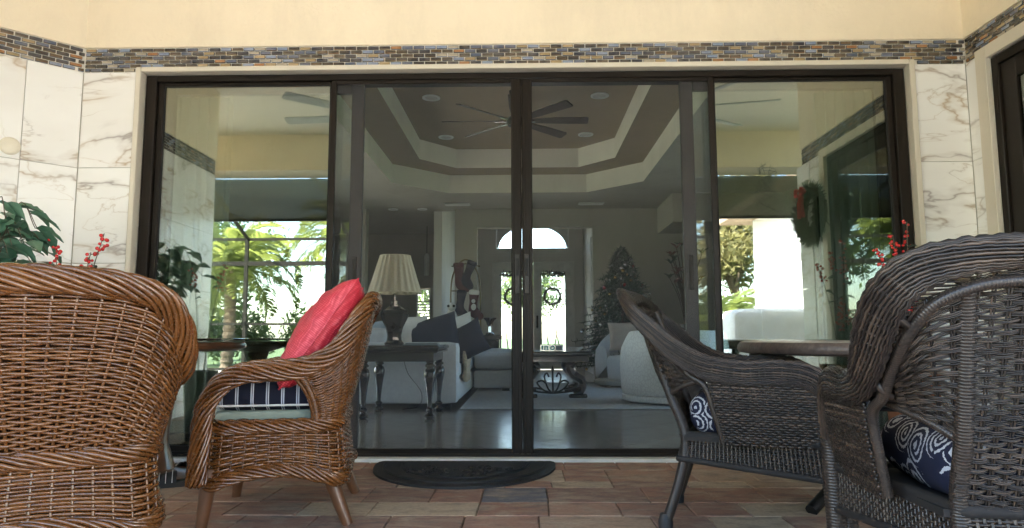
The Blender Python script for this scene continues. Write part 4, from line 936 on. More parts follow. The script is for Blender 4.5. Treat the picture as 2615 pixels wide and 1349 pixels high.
# plants
def leaf_mesh(name, L, W, mat, lobes=False):
    us = np.linspace(0, 1, 7); V = np.zeros((7, 5, 3)); w = np.array((.08, .62, .98, .92, .68, .36, .03))*W/2
    for i, u in enumerate(us):
        for j, s_ in enumerate((-1, -.5, 0, .5, 1)):
            V[i, j] = (u*L, s_*w[i], -.28*L*u*u+.16*abs(s_)*w[i]*2+(.006 if (i+j) % 2 else 0)*abs(s_))
    b_ = MB(); b_.grid(V); return b_.mesh(name, mat, 180)
silk = leaf_mesh('leaf', .125, .085, 'silk_leaf'); berry = MB().sphere((0, 0, 0), .0085, 10).mesh('berry', 'berry_red', 180); hol = leaf_mesh('leaf', .055, .035, 'leaf_dark')
def pot(t, r_, h, mat):
    g = MB(); g.lathe([(r_*.7, 0), (r_*.95, h*.9), (r_*1.05, h*.9), (r_*1.05, h), (r_*.9, h), (r_*.85, h*.85), (.001, h*.85)], k=28, caps=False); g.build('pot', mat, t)
pl = thing('potted_ivy', 'potted plant with drooping green leaves behind the large left armchair', 'plant', (-2.80, -.80, 0))
pot(pl, .17, .62, 'ceramic_dark')
lr = random.Random(3)
for i in range(13):
    a = lr.uniform(-120, 120) if i > 5 else lr.uniform(-50, 60); rr_ = lr.uniform(.12, .30); top = lr.uniform(.55, .92)
    P = resample([(0, 0, .55), (rr_*.3*math.cos(R(a)), rr_*.3*math.sin(R(a)), .55+top*.6), (rr_*.75*math.cos(R(a)), rr_*.75*math.sin(R(a)), .55+top), (rr_*1.15*math.cos(R(a)), rr_*1.15*math.sin(R(a)), .55+top*.86)], .02)
    g = MB(); g.tube(P, np.linspace(.005, .002, len(P)), 5); g.build('stem', 'stem_brown', pl)
    for f in (.52, .64, .74, .83, .91, 1.0):
        p = along(P, np.array([f]))[0]; inst(silk, 'leaf', pl, p, (lr.uniform(-.6, .6), lr.uniform(-.3, .7), R(a)+lr.uniform(-1.7, 1.7)), lr.uniform(.85, 1.35))
def sprig(label, loc, stems, nb, seed, potm, potr=.12, poth=.5, tall=.0):
    t = thing('berry_plant', label, 'plant', loc, group='red berry plants'); pot(t, potr, poth, potm); q = random.Random(seed)
    for si, (dx, dy, top, cl) in enumerate(stems):
        P = resample([(dx*.1, dy*.1, poth*.8), (dx*.5, dy*.5, poth+(top-poth)*.55), (dx, dy, top)], .015); g = MB(); g.tube(P, np.linspace(.005, .0022, len(P)), 5); g.build('stem', 'stem_brown', t)
        for k_ in range(nb):
            f = 1-cl*(k_+.5)/nb; p = along(P, np.array([f]))[0]; d = np.array((q.gauss(0, 1), q.gauss(0, 1), q.gauss(0, .8))); d = d/np.linalg.norm(d)*q.uniform(.010, .032)
            g = MB(); g.tube([p, p+d*.6, p+d], .0014, 4); g.build('twig', 'stem_brown', t); inst(berry, 'berry', t, p+d, (0, 0, 0), q.uniform(.85, 1.2))
        for k_ in range(2): p = along(P, np.array([q.uniform(.6, .85)]))[0]; inst(hol, 'leaf', t, p, (q.uniform(-1, 1), q.uniform(-.6, .4), q.uniform(0, 6.28)), q.uniform(.8, 1.2))
    return t
sprig('two-stemmed red berry sprigs in a pot behind the large left armchair', (-2.38, -.72, 0), [(-.09, 0, 1.255, .17), (.16, .02, 1.295, .13), (.12, -.02, 1.19, .12)], 15, 5, 'ceramic_dark')
sprig('red berry sprigs in a pot beside the right door casing', (2.17, -.36, 0), [(.03, 0, 1.39, .26), (-.055, .0, 1.31, .13), (-.15, .0, 1.24, .16), (.06, -.03, 1.22, .16), (.03, -.05, 1.0, .25), (.10, -.05, .93, .25), (-.02, .03, .88, .25)], 16, 11, 'terracotta', .15, .55)
# round plate on the angled wall
t = thing('wall_plate', 'round ivory plate on the angled marble wall at the left edge', 'wall plate', (ax0+e45[0]*.36+.0085, ay0+e45[1]*.36-.0085, 1.893), rz45)
g = MB(); g.lathe([(.001, .016), (.04, .014), (.052, .006), (.055, 0)], k=28, caps=False, M=Matrix.Rotation(R(90), 4, 'X')); g.build('cover', 'plate_ivory', t)
# wreath on the right wall end
def wreath(label, M, R0, fat, n, mats, bow=None, group='wreaths'):
    t = thing('wreath', label, 'wreath', group=group); t.matrix_world = M; q = random.Random(n)
    g = MB(); a = np.linspace(0, 2*np.pi, 40, endpoint=False); g.tube(np.stack([R0*np.cos(a), 0*a, R0*np.sin(a)], 1), fat*.4, 6, closed=True); g.build('ring', 'twig', t)
    g = MB()
    for i in range(n):
        a = q.uniform(0, 6.283); th = q.uniform(0, 6.283); d = np.array((math.cos(th)*math.cos(a), math.sin(th), math.cos(th)*math.sin(a))); c0 = np.array((R0*math.cos(a), 0, R0*math.sin(a)))
        d = d+.8*np.array((-math.sin(a), 0, math.cos(a))); d /= np.linalg.norm(d); L = fat*q.uniform(.7, 1.5); sd = np.cross(d, (0.3, 1, .2)); sd /= np.linalg.norm(sd); sd *= .006*fat/.06
        if d[1] > .2: d[1] *= -1
        g.add([c0-sd, c0+sd, c0+d*L+sd*.3, c0+d*L-sd*.3], [(0, 1, 2, 3)])
    g.build('needles', mats, t, stuff=True)
    if bow:
        for s_ in (-1, 1):
            P = resample([(0, -fat, R0*bow), (s_*.06, -fat-.02, R0*bow+.05), (s_*.11, -fat-.01, R0*bow), (s_*.05, -fat-.02, R0*bow-.03), (0, -fat, R0*bow)], .01); g = MB(); g.tube(P, .02, 6, flat=.25); g.build('bow_loop', 'red_fabric', t)
            P = [(s_*.01, -fat, R0*bow), (s_*.035, -fat-.015, R0*bow-.12), (s_*.05, -fat-.01, R0*bow-.24)]; g = MB(); g.tube(P, .02, 6, flat=.2); g.build('bow_tail', 'red_fabric', t)
    return t
wreath('dark green wreath with red bow hung on the right wall, seen mirrored', Matrix.Translation((2.76, -2.15, 1.90)) @ Matrix.Rotation(R(-90), 4, 'Z'), .22, .10, 1700, 'pine', .9)
# wire star under the beam
t = thing('wire_star', 'thin wire star ornament hanging from the patio beam', 'ornament', (3.05, -4.2, 2.62)); 
for k_ in range(9):
    q = random.Random(k_); P = resample([(q.uniform(-.14, .14), q.uniform(-.05, .05), z+q.uniform(-.05, .05)) for z in np.linspace(-.3, .26, 7)], .02); g = MB(); g.tube(P, .003, 4); g.build('wire', 'iron', t)

# ================================================================== CEILING FANS
def fan(label, loc, n, Rb, blade_mat, phase, rod, pitch=12, group=None):
    t = thing('ceiling_fan', label, 'ceiling fan', loc, group=group)
    g = MB(); g.lathe([(.03, -.06), (.085, -.055), (.10, -.02), (.10, .02), (.06, .06), (.018, .08)], k=24); g.build('motor', 'iron' if blade_mat == 'fan_wood' else 'fan_grey', t)
    g = MB(); g.tube([(0, 0, .07), (0, 0, rod*.5), (0, 0, rod-.03)], .014, 8); g.lathe([(.055, rod-.05), (.07, rod-.01), (.07, rod)], k=20); g.build('downrod', 'iron' if blade_mat == 'fan_wood' else 'fan_grey', t)
    b_ = MB(); b_.prism([(.14, -.035), (Rb*.55, -.062), (Rb-.02, -.066), (Rb, -.05), (Rb, .05), (Rb-.02, .06), (Rb*.55, .05), (.14, .035)], -.005, .005, 'z'); me = b_.mesh('blade', blade_mat)
    b_ = MB(); b_.box((.06, -.016, -.008), (.24, .016, .0), .003); me2 = b_.mesh('blade_arm', 'chrome')
    for i in range(n):
        o = inst(me, 'blade', t, (0, 0, 0), (R(pitch), 0, phase+2*math.pi*i/n)); inst(me2, 'blade_arm', o, (0, 0, -.007))
    return t
fan('dark eight-bladed ceiling fan under the indoor tray ceiling', (-.09, 3.6, 3.27), 8, .86, 'fan_wood', R(0), .365, -18)
fan('pale patio ceiling fan mirrored in the left pane', (-1.40, -2.45, 2.98), 8, 1.06, 'fan_grey', R(5), .365, -14, 'patio ceiling fans')
fan('pale patio ceiling fan mirrored in the right pane', (1.42, -2.25, 2.98), 8, 1.06, 'fan_grey', R(12), .365, -15, 'patio ceiling fans')

# ================================================================== LIVING ROOM
# end table with turned legs
t = thing('end_table', 'black end table with four turned legs behind the left screen', 'end table', (-1.165, 2.44, 0))
g = MB(); g.box((-.395, -.43, .628), (.395, .43, .668), .012); g.box((-.385, -.42, .60), (.385, .42, .6275), .01); g.build('top', 'dark_wood', t)
g = MB(); g.box((-.34, -.375, .52), (.34, .375, .5995), .004); g.build('apron', 'dark_wood', t)
legp = [(.022, 0), (.040, .012), (.042, .03), (.024, .05), (.020, .06), (.030, .075), (.030, .09), (.017, .105), (.020, .16), (.034, .30), (.046, .37), (.049, .41), (.040, .445), (.022, .462), (.040, .475), (.040, .485), (.026, .50), (.034, .52)]
b_ = MB(); b_.lathe(legp, k=18); lm = b_.mesh('leg', 'dark_wood')
for sx in (-.305, .305):
    for sy in (-.34, .34): inst(lm, 'leg', t, (sx, sy, 0), scale=(1.15, 1.15, 1))
# lamp
t = thing('table_lamp', 'urn lamp with pleated cream shade on the black end table', 'lamp', (-1.255, 2.42, .668))
g = MB(); g.lathe([(.09, 0), (.095, .02), (.075, .04), (.068, .09), (.085, .17), (.125, .25), (.138, .30), (.125, .335), (.075, .365), (.05, .375), (.05, .39), (.036, .40), (.036, .425), (.014, .435), (.012, .5)], k=8); g.build('base', 'glazed_bronze', t, 30)
a = np.linspace(0, 2*np.pi, 132, endpoint=False); mod = 1+.028*np.cos(a*22); V = np.zeros((8, 132, 3))
for i, f in enumerate(np.linspace(0, 1, 8)):
    r_ = .255-.108*f; V[i] = np.stack([r_*mod*np.cos(a), r_*mod*np.sin(a), np.full(132, .505+.365*f)], 1)
g = MB(); g.grid(V, closeu=True); g.build('shade', 'lamp_fabric', t, 180)
g = MB(); g.tube(np.stack([.257*np.cos(a[::4]), .257*np.sin(a[::4]), np.full(33, .505)], 1), .005, 5, closed=True); g.tube(np.stack([.149*np.cos(a[::4]), .149*np.sin(a[::4]), np.full(33, .87)], 1), .005, 5, closed=True); g.build('shade_trim', 'lamp_fabric', t, 180)
g = MB(); g.tube(resample([(-.02, .1, .0), (.0, .46, -.12), (.06, .48, -.30), (.20, .45, -.48), (.19, .40, -.62), (.02, .40, -.655)], .02), .004, 5); g.build('cord', 'cord_black', t)
g = MB(); g.box((-.17, -.09, 0), (.15, .07, .012), .002); g.box((-.15, -.08, .0121), (.14, .06, .022), .002); o = g.build('magazine_stack', 'print_grey'); tag(o, 'glossy magazines on the right end of the black end table', 'magazines'); o.location = (-.93, 2.12, .668)
# sofa
t = thing('sofa', 'pale grey sectional sofa with chaise behind the end table', 'sofa', (-1.25, 4.6, 0))
def rb(name, mat, x0, x1, y0, y1, z0, z1, r_, par, puff=0):
    g = rbox(x1-x0, y1-y0, z1-z0, r_, 9, puff, .003); return g.build(name, mat, par, 180, loc=((x0+x1)/2, (y0+y1)/2, z0))
rb('arm', 'sofa_fabric', -.62, .555, -1.60, -1.30, .045, .69, .05, t)
rb('seat_base', 'sofa_fabric', -.60, .545, -1.29, 1.9, .05, .30, .03, t)
for y0 in (-1.28, -.22, .84): rb('seat_cushion', 'sofa_fabric', -.28, .55, y0, y0+1.04, .30, .47, .06, t, .015)
for y0 in (-1.28, -.22, .84): rb('back_cushion', 'sofa_fabric', -.62, -.25, y0, y0+1.04, .42, .85, .09, t, .0)
rb('chaise_base', 'sofa_fabric', .555, 1.12, .55, 2.0, .05, .30, .04, t); rb('chaise_cushion', 'sofa_fabric', .555, 1.15, .52, 2.02, .30, .56, .09, t, .02)
for x, y in ((-.5, -1.5), (.43, -1.5), (.4, 1.6), (1.0, .7)): g = MB(); g.box((x-.05, y-.05, 0), (x+.05, y+.05, .049)); g.build('foot', 'dark_wood', t)
def soft(label, mat, w, d, h, M, seed, name='cushion_pillow', cat='pillow'):
    g = pillow(w, d, h, 16, .006, seed); o = g.build(name, mat, None, 180); tag(o, label, cat); o.matrix_world = M; return o
def up(x, y, z, yawd, tilt, roll=0): return Matrix.Translation((x, y, z)) @ Matrix.Rotation(R(yawd), 4, 'Z') @ Matrix.Rotation(R(90-tilt), 4, 'X') @ Matrix.Rotation(R(roll), 4, 'Z')
soft('large navy pillow on the sofa, the darkest and nearest', 'navy_fabric', .62, .56, .20, up(-1.02, 3.62, .73, 8, 22, 14), 1)
soft('slate blue pillow sliding off the sofa towards the chaise', 'navy_fabric', .52, .50, .16, up(-.68, 3.68, .68, -20, 30, 32), 2)
soft('white pillow standing beside the lamp base', 'white_fabric', .46, .44, .15, up(-1.33, 3.62, .78, 4, 12, 0), 3)
soft('pale blue-grey pillow at the left end of the sofa', 'bluegrey_fabric', .46, .44, .16, up(-1.75, 3.75, .72, 12, 15, 10), 4)
soft('cream pillow half hidden behind the navy pillow', 'white_fabric', .48, .46, .15, up(-.82, 4.0, .78, -12, 20, 18), 6)
g = rbox(.05, .55, .34, .024, 9, 0, .02, 8); o = g.build('throw_blanket', 'tan_fur', None, 180, loc=(-.66, 3.75, .24)); tag(o, 'tan fur throw hanging over the side of the sofa', 'blanket')
g = MB(); g.box((-.66, 2.92, .002), (2.3, 7.0, .014), .004); o = g.build('rug', 'rug'); tag(o, 'pale grey rug under the coffee table', 'rug')
# swivel chairs
def swivel(label, loc, rz, mat):
    t = thing('swivel_chair', label, 'armchair', loc, rz, group='pale barrel swivel chairs')
    a = np.linspace(R(55), R(305), 50); prof = [(.02, .10), (.0, .14), (.0, .52), (.02, .71), (.06, .79), (.12, .795), (.17, .75), (.19, .60), (.19, .30)]
    V = np.zeros((len(prof), 50, 3))
    for i, (ins, z) in enumerate(prof):
        for j, q_ in enumerate(a):
            hh = 1-.32*max(0, math.cos(q_)*1.3+.05) if z > .4 else 1; fl = 1+.05*(z-.3); V[i, j] = ((.60-ins)*fl*math.cos(q_), (.60-ins)*fl*math.sin(q_), z*hh)
    g = MB(); g.grid(V); 
    for j in (0, 49): g.add(V[:, j], [tuple(range(len(prof)))])
    g.build('shell', mat, t, 50)
    g = MB(); g.lathe([(.56, .02), (.585, .03), (.59, .085), (.57, .099)], k=48); g.build('plinth', mat, t)
    g = MB(); g.lathe([(.001, .10), (.40, .10), (.41, .38), (.38, .44), (.2, .46), (.001, .465)], k=40, caps=False); g.build('seat_cushion', 'sofa_fabric', t, 60)
    g = MB(); g.lathe([(.3, 0), (.3, .019)], k=24); g.build('swivel_foot', 'dark_wood', t); return t
swivel('pale croc-textured barrel chair half hidden by the dark chair back', (1.70, 3.62, .014), R(108), 'croc_leather')
swivel('pale barrel chair farther back, before the decorated tree', (1.66, 6.25, .014), R(215), 'sofa_fabric')
soft('taupe textured pillow on the far barrel chair', 'taupe_fabric', .54, .44, .16, up(1.52, 6.02, .76, -12, 14, 4), 9)
# coffee table
t = thing('coffee_table', 'dark wood coffee table with scroll leg and iron scrollwork on the rug', 'coffee table', (.35, 4.62, .014))
g = MB(); g.box((-.47, -.62, .50), (.47, .62, .555), .012); g.box((-.43, -.58, .43), (.43, .58, .4995), .004); g.build('top', 'dark_wood', t)
for sx in (-1, 1):
    for sy in (-.46, .46):
        P = resample([(sx*.26, sy, .43), (sx*.20, sy, .36), (sx*.25, sy, .27), (sx*.35, sy, .20), (sx*.34, sy, .10), (sx*.25, sy, .05)], .015); g = MB(); g.tube(P, .062, 8, flat=.85); g.box((sx*.30-.11, sy-.06, 0), (sx*.30+.11, sy+.06, .045), .01); g.build('leg', 'dark_wood', t)
g = MB()
for sx in (-1, 1):
    for (w_, h_) in ((.10, .24), (.19, .15), (.30, .06)):
        P = resample([(sx*.01, -.40, .05), (sx*w_*.6, -.40, .05+h_*.25), (sx*w_, -.40, .05+h_*.8), (sx*w_*.7, -.40, .05+h_), (sx*w_*.45, -.40, .05+h_*.8)], .01); g.tube(P, .011, 6)
g.tube([(0, -.40, .04), (0, -.40, .2), (0, -.40, .32)], .012, 6); g.lathe([(.001, .30), (.025, .325), (.012, .35), (.001, .385)], (0, -.40, 0), 10, caps=False); g.build('scrollwork', 'iron', t)
t = thing('desk_plaque', 'small framed plaque with cyan strokes on the coffee table', 'plaque', (.335, 4.10, .569))
g = MB(); g.box((-.14, -.01, 0), (.14, .01, .085), .004); g.build('frame', 'chrome', t)
g = MB()
for x in (-.115, -.085, -.055): g.box((x-.006, -.013, .018), (x+.014, -.0105, .068))
g.lathe([(.012, -.0), (.028, -.0), (.028, -.0025), (.012, -.0025)], (.01, -.0105, .043), 20, M=Matrix.Rotation(R(-90), 4, 'X'), caps=False); g.build('print', 'cyan_print', t)
g = MB(); g.box((.05, -.012, .015), (.125, -.0105, .07)); g.build('photo', 'print_grey', t)
g = MB(); g.lathe([(.04, 0), (.05, .01), (.10, .045), (.105, .05), (.095, .046), (.001, .012)], k=24, caps=False); o = g.build('shallow_bowl', 'white_fabric', None, loc=(.64, 4.35, .569)); tag(o, 'shallow white bowl on the coffee table', 'bowl')
# christmas tree
t = thing('decorated_tree', 'dark decorated fir tree behind the far barrel chair', 'tree', (1.64, 7.28, 0)); q = random.Random(21)
g = MB(); g.tube([(0, 0, 0), (0, 0, 1.2), (0, 0, 2.2)], (.05, .035, .01), 8); g.build('trunk', 'bark', t)
g = MB(); tips = []
for i in range(500):
    z = .28+1.95*(i/500); rad = (.95*(1-(z-.25)/2.08)**.85+.03)*q.uniform(.62, 1.12); a = i*2.39996+q.uniform(-.3, .3); tip = np.array((rad*math.cos(a), rad*math.sin(a), z-.10+rad*.05)); b0 = np.array((0, 0, z+.05)); tips.append(tip)
    g.tube([b0, (b0+tip)/2+np.array((0, 0, -.01)), tip], (.007, .005, .003), 4)
    for k_ in range(44):
        f = q.uniform(.2, 1.0); c0 = b0+(tip-b0)*f; d = (tip-b0)/np.linalg.norm(tip-b0)*.6+np.array((q.gauss(0, .6), q.gauss(0, .6), q.gauss(0, .6))); d /= np.linalg.norm(d); L = q.uniform(.05, .11); sd = np.cross(d, (.3, .2, 1)); sd = sd/max(np.linalg.norm(sd), 1e-6)*.009
        g.add([c0-sd, c0+sd, c0+d*L], [(0, 1, 2)], 1 if (f > .92 and tip[0] < .1 and q.random() < .5) else 0)
g.build('crown', ['pine', 'pine_frost'], t, stuff=True)
bm = {c_: MB().sphere((0, 0, 0), .032, 12).mesh('bauble', 'bauble_'+c_, 180) for c_ in ('silver', 'red', 'gold')}
for i in range(80): p = tips[q.randrange(10, 480)]; inst(bm[q.choice(('silver', 'silver', 'red', 'gold'))], 'bauble', t, p*np.array((1.0, 1.0, 1))-np.array((0, 0, .035)), scale=q.uniform(.6, 1.1))
# flower arrangement
t = thing('floor_vase', 'tall dried flower arrangement in a dark vase by the far right wall', 'vase', (2.72, 7.35, 0)); pot(t, .16, .95, 'ceramic_dark'); q = random.Random(4)
for i in range(16):
    a = q.uniform(0, 6.28); r_ = q.uniform(.1, .42); h_ = q.uniform(1.5, 2.3); P = resample([(0, 0, .8), (r_*.4*math.cos(a), r_*.4*math.sin(a), .8+(h_-.8)*.6), (r_*math.cos(a), r_*math.sin(a), h_)], .05); g = MB(); g.tube(P, .007, 4); g.build('stem', 'twig', t)
    g = MB()
    for k_ in range(7): th = q.uniform(0, 6.28); g.tube([P[-1], P[-1]+np.array((math.cos(th)*.05, math.sin(th)*.05, .05)), P[-1]+np.array((math.cos(th)*.11, math.sin(th)*.11, .07))], (.014, .012, .003), 4)
    g.build('bloom', 'flower_dark' if i % 2 else 'leaf_dark', t)
# stocking stand with four stockings, toys
t = thing('stocking_stand', 'gold arched stand holding the stockings by the far wall', 'stand', (-1.02, 7.72, 0))
P = resample([(-.26, 0, .03), (-.26, 0, 1.2), (-.24, 0, 1.75), (-.12, 0, 2.02), (0, 0, 2.10), (.12, 0, 2.02), (.24, 0, 1.75), (.26, 0, 1.2), (.26, 0, .03)], .03)
g = MB(); g.tube(P, .014, 8); g.build('arch', 'gold', t)
g = MB(); g.box((-.36, -.14, 0), (.36, .14, .03), .006); g.build('base', 'gold', t)
g = MB(); g.tube([(-.26, 0, 1.55), (0, 0, 1.55), (.26, 0, 1.55)], .010, 6); g.tube([(-.25, 0, 1.98), (0, 0, 2.03), (.25, 0, 1.98)], .010, 6); g.build('crossbar', 'gold', t)
def stocking(label, mat, loc, rot, s_, patch=False):
    t = thing('stocking', label, 'stocking', loc, group='christmas stockings'); ol = [(-.075, .0), (.075, .0), (.07, -.22), (.10, -.30), (.17, -.36), (.19, -.42), (.15, -.47), (.05, -.46), (-.04, -.41), (-.075, -.33), (-.07, -.18)]
    P = resample([(a_, 0, b2) for a_, b2 in ol], .02, True)[:-1]; n = len(P); c0 = P.mean(0); g = MB(); V = []
    for (k_, yo) in ((1, 0), (.8, -.028), (.35, -.042), (.35, .042), (.8, .028)):
        V.append(c0+(P-c0)*k_+np.array((0, yo, 0)))
    V = np.array(V); g.grid(V[:3], closeu=True); g.grid(V[[3, 4, 0]], closeu=True); g.add(V[2], [tuple(range(n))]); g.add(V[3], [tuple(range(n))]); g.build('sock', mat, t, 180)
    g = rbox(.18, .10, .09, .03, 6); g.build('cuff', 'fur_white' if patch else mat, t, 180, loc=(0, 0, -.05))
    if patch: g = MB(); g.sphere((.0, -.045, -.16), .035, 10, sq=(1, .3, 1)); g.sphere((.01, -.045, -.26), .045, 10, sq=(1, .3, 1.3)); g.build('applique', 'fur_white', t, 180)
    t.rotation_euler = (0, R(rot), 0); t.scale = (s_,)*3; return t
stocking('dark red stocking hanging top left on the gold stand', 'stocking_red', (-1.14, 7.66, 2.00), -4, 1.02)
stocking('purple grey stocking hanging top right on the gold stand', 'stocking_navy', (-.90, 7.62, 2.03), 22, .95)
stocking('navy stocking hanging lower left on the gold stand', 'stocking_navy', (-1.08, 7.64, 1.52), 8, .95)
stocking('red stocking with white figure hanging lower right on the gold stand', 'stocking_red', (-.86, 7.60, 1.52), 4, 1.0, True)
t = thing('plush_toy', 'white plush toy with black patches beside the stockings', 'toy', (-1.24, 7.45, .98))
g = MB(); g.sphere((0, 0, .12), .10, 14, sq=(1, .9, 1.15)); g.sphere((.01, -.03, .28), .075, 14); g.build('body', 'fur_white', t, 180)
g = MB(); g.sphere((-.04, -.09, .29), .025, 8); g.sphere((.05, -.09, .29), .025, 8); g.sphere((0, -.09, .13), .04, 8); g.build('patch', 'plush_black', t, 180)
g = MB(); g.box((-.28, -.16, 0), (.28, .16, .98), .01); o = g.build('side_cabinet', 'dark_wood', None, loc=(-1.28, 7.5, 0)); tag(o, 'dark cabinet standing below the stockings', 'cabinet')
t = thing('candle_urn', 'silver urn shaped candle holder near the foyer opening', 'candle holder', (-.58, 7.4, .78))
g = MB(); g.lathe([(.07, 0), (.08, .02), (.03, .05), (.025, .14), (.05, .17), (.07, .23), (.11, .27), (.12, .29), (.001, .28)], k=20, caps=False); g.build('urn', 'chrome', t)
g = MB(); g.box((-.2, -.2, .70), (.2, .2, .78), .01); g.box((-.16, -.16, 0), (.16, .16, .70), .01); o = g.build('pedestal_stand', 'dark_wood', None, loc=(-.58, 7.4, 0)); tag(o, 'dark pedestal carrying the silver urn', 'pedestal')
# foyer side window
t = thing('foyer_window', 'narrow bright window on the right foyer wall, seen edge-on', 'window', (1.475, 9.45, 1.66))
g = MB(); frame_rect(g, 'y', -.649, .649, .001, 1.169, .04, -.05, .05); g.build('frame', 'white_paint', t)
g = MB(); g.box((-.004, -.608, .042), (.004, .608, 1.128)); g.build('pane', 'clear_glass', t)
# pendant in the hall
t = thing('pendant_light', 'slim pendant lamp hanging in the hall behind the lamp shade', 'pendant lamp', (-2.02, 9.9, 2.02))
g = MB(); g.lathe([(.05, 0), (.055, .03), (.055, .40), (.04, .44), (.012, .46)], k=16); g.build('shade', 'white_fabric', t)
g = MB(); g.tube([(0, 0, .46), (0, 0, .8), (0, 0, 1.035)], .006, 5); g.build('cord', 'iron', t)
# front doors
for sx, x0, x1 in ((-1, -.743, .209), (1, .213, 1.165)):
    t = thing('front_door', '%s leaf of the pale double front door with long glass lite' % ('left' if sx < 0 else 'right'), 'door', ((x0+x1)/2, 12.02, 0), group='front door leaves')
    w_ = (x1-x0)/2; g = MB(); frame_rect(g, 'x', -w_, w_, .01, 2.51, .20, .0, .05, wb=.44, wt=.235); g.build('leaf', 'door_paint', t)
    g = MB(); g.box((-w_+.201, .02, .451), (w_-.201, .028, 2.274)); gl = g.build('pane', 'clear_glass', t)
    for k_ in range(3):
        q = random.Random(k_+sx); P = resample([(-.12+.13*k_, .012, .46), (-.10+.1*k_+q.uniform(-.1, .1), .012, 1.0), (-.16+.16*k_+q.uniform(-.06, .06), .012, 1.4-.15*k_)], .05); g = MB(); g.tube(P, np.linspace(.016, .004, len(P)), 5); g.build('etched_leaf', 'etch', gl)
    g = MB(); xk = (w_-.09)*(-sx); g.box((xk-.02, -.02, .95), (xk+.02, -.0005, 1.25), .004); g.sphere((xk, -.05, 1.0), .028, 10); g.build('handle', 'bronze', t)
    wreath('twig wreath hung on the %s front door' % ('left' if sx < 0 else 'right'), Matrix.Translation(((x0+x1)/2-.03 if sx > 0 else (x0+x1)/2, 11.97, 1.70)), .19, .055, 500, 'twig', None, 'front door wreaths')
    t = thing('garland', 'leafy garland across the top of the %s door lite' % ('left' if sx < 0 else 'right'), 'garland', ((x0+x1)/2, 11.98, 2.25), group='door garlands'); q = random.Random(50+sx); g = MB()
    for k_ in range(160):
        c0 = np.array((q.uniform(-.27, .27), q.uniform(-.02, .01), q.uniform(-.06, .03))); d = np.array((q.gauss(0, 1), q.gauss(0, .4), q.gauss(-.5, 1))); d = d/np.linalg.norm(d)*.07; s2 = np.cross(d, (0, 1, 0))*.25; g.add([c0-s2, c0+s2, c0+d], [(0, 1, 2)])
    g.build('leaves', 'leaf_dark', t, stuff=True)
g = MB(); frame_rect(g, 'x', -.762, 1.184, .0, 2.53, .018, 11.97, 12.1); o = g.build('door_surround', 'door_paint'); tag(o, 'pale frame around the double front door', 'door frame')
# transom
t = thing('transom_window', 'arched transom window above the front doors', 'window', (.1975, 12.06, 2.831))
g = MB(); frame_rect(g, 'x', -.877, .877, 0, .528, .022, -.05, .02)
P = [(-.82*math.cos(R(a_)), 0, .02+.56*math.sin(R(a_))) for a_ in np.linspace(0, 180, 40)]; P = [p for p in P if p[2] < .51]; 
half = len(P)//2; g.tube([p for p in P if p[0] < 0], .014, 5); g.tube([p for p in P if p[0] > 0], .014, 5); g.build('frame', 'white_paint', t)
for sx in (-1, 1):
    pts = [(sx*.854, .03), (sx*.854, .505)]+[(sx*.82*math.cos(R(a_)), .02+.56*math.sin(R(a_))) for a_ in np.linspace(59, 3, 14)]; g = MB(); g.prism(pts, .0, .01, 'y'); g.build('spandrel', 'fur_white', t)
g = MB(); g.box((-.855, .022, .022), (.855, .028, .506)); g.build('pane', 'clear_glass', t)

# ================================================================== GARDEN (mirrored in the panes)
t = thing('covered_grill', 'grill under a white cloth cover on the sunny deck', 'grill', (3.80, -6.25, -.012))
g = rbox(1.45, .75, 1.15, .14, 13, .03, .02, 2); g.build('cover', 'cover_white', t, 180)
for x in (-.5, .5): g = MB(); g.lathe([(.05, 0), (.06, .03), (.05, .06)], (x, .28, -.0), 12); g.build('caster', 'rubber', t)
def frond_mesh(L, seed):
    q = random.Random(seed); b_ = MB(); s = np.linspace(0, 1, 26); P = np.stack([L*(.2*s+.72*np.sin(s*1.35)/1.0*.9), .04*np.sin(s*3)*0, L*(.62*s-.78*s**2.2)], 1); b_.tube(P, np.linspace(.022, .004, 26), 5)
    for i in range(3, 26):
        for sg in (-1, 1):
            for h_ in (0, .5):
                c0 = P[i]*(1-h_)+P[i-1]*h_; ll = L*.27*math.sin(math.pi*(.12+.83*s[i]))+.05; d = np.array((.55, sg*.8, .12+q.uniform(-.25, .1))); d /= np.linalg.norm(d); w = np.array((.016, 0, .006)); tip = c0+d*ll+np.array((0, 0, -.25*ll))
                b_.add([c0-w, c0+w, (c0+d*ll*.6)+w*.9, tip, (c0+d*ll*.6)-w*.9], [(0, 1, 2, 3, 4)])
    return b_.mesh('frond', 'palm_leaf')
FR = [frond_mesh(1.9, 1), frond_mesh(1.65, 2)]
def palm(label, loc, h_, s_=1.0):
    t = thing('palm_tree', label, 'palm', loc, group='garden palms'); q = random.Random(int(loc[0]*10)); g = MB(); P = resample([(0, 0, 0), (.05, .02, h_*.5), (0, 0, h_)], .05); rr_ = .13*(1+.12*np.sin(np.arange(len(P))*1.9)); g.tube(P, rr_*s_, 10); g.build('trunk', 'bark', t)
    for i in range(34):
        el = R(70-95*(i/34)); a = i*2.39996; inst(FR[i % 2], 'frond', t, (0, 0, h_), (0, -el+R(20), a), s_*q.uniform(.85, 1.1))
palm('feathery palm mirrored in the left pane', (-7.6, -13.2, -.05), 2.5, 1.15); palm('smaller palm farther right in the left pane mirror', (-5.0, -15.5, -.05), 3.6, 1.2)
palm('low palm beyond the covered grill', (5.3, -14.5, -.05), .9, .95); palm('palm at the far left of the garden', (-10.5, -15, -.05), 3.2, 1.2)
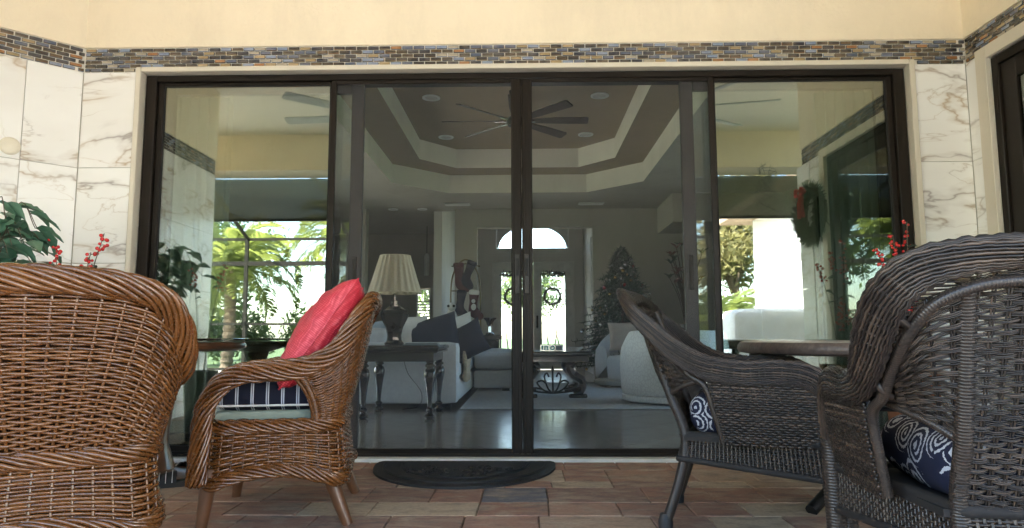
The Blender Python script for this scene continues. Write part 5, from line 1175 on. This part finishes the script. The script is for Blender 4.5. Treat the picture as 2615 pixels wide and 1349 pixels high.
def leafy(name, label, loc, h_, rad, mat, n, seed, cz=None, group='garden trees', ls=.16):
    t = thing(name, label, 'tree' if h_ > 2 else 'shrub', loc, group=group); q = random.Random(seed); cz = h_*.66 if cz is None else cz; g = MB(); g.tube(resample([(0, 0, 0), (.1, .05, h_*.4), (0, 0, h_*.85)], .2), np.linspace(.14, .03, len(resample([(0, 0, 0), (.1, .05, h_*.4), (0, 0, h_*.85)], .2))), 8)
    cl = []
    for i in range(26):
        d = np.array((q.gauss(0, 1), q.gauss(0, 1), q.gauss(0, .8))); d = d/np.linalg.norm(d)*q.uniform(.35, 1.0); c0 = np.array((d[0]*rad, d[1]*rad, cz+d[2]*h_*.36)); cl.append(c0); g.tube([(0, 0, h_*.35), (c0*.5+np.array((0, 0, h_*.3))), c0], (.05, .03, .01), 4)
    g.build('trunk', 'bark', t); V = []; F = []; k_ = 0
    rs_ = np.random.RandomState(seed); idx = rs_.randint(0, 26, n); cen = np.array(cl)[idx]+rs_.normal(0, rad*.17, (n, 3)); d1 = rs_.normal(0, 1, (n, 3)); d1 /= np.linalg.norm(d1, axis=1, keepdims=True); d2 = np.cross(d1, rs_.normal(0, 1, (n, 3))); d2 /= np.linalg.norm(d2, axis=1, keepdims=True); sz = ls*rs_.uniform(.6, 1.3, (n, 1))
    V = np.stack([cen-d1*sz, cen+d2*sz*.35, cen+d1*sz, cen-d2*sz*.35], 1).reshape(-1, 3); g = MB(); g.add(V, [(4*i, 4*i+1, 4*i+2, 4*i+3) for i in range(n)]); g.build('crown', mat, t, stuff=True)
leafy('broadleaf_tree', 'dark broadleaf tree beside the mirrored palm', (-3.6, -19, -.06), 5.2, 2.0, 'tree_leaf', 4200, 1)
leafy('broadleaf_tree', 'bushy tree at the left of the garden', (-11.5, -20, -.06), 5.5, 2.4, 'tree_leaf', 4500, 2)
leafy('broadleaf_tree', 'pale yellowing tree beside the white wing', (6.6, -17.5, -.06), 6.2, 2.0, 'tree_leaf_pale', 8000, 4, ls=.12)
leafy('broadleaf_tree', 'green tree in the middle of the garden', (.5, -21, -.06), 6.5, 2.7, 'tree_leaf', 7000, 5)
for i, (x, y, r_, w_) in enumerate(((-9, -16.5, 1.2, 'left'), (-6.3, -17, 1.3, 'second from left'), (-3.4, -16.4, 1.1, 'middle left'), (-.6, -17, 1.2, 'middle'), (2.2, -16.6, 1.2, 'middle right'), (4.6, -17, 1.2, 'right'), (7.2, -16.2, 1.1, 'rightmost'))):
    leafy('shrub', 'rounded green hedge shrub, %s in the garden row' % w_, (x, y, -.06), 1.7, r_, 'tree_leaf', 3000, 30+i, .85, 'garden hedge shrubs', .11)
for i, (x, y) in enumerate(((-5, 34), (0.5, 38), (5.5, 33))): leafy('broadleaf_tree', 'street tree seen through the front doors, %s of three' % ('left', 'middle', 'right')[i], (x, y, -.06), 6, 2.4, 'tree_leaf', 3000, 60+i, group='street trees')
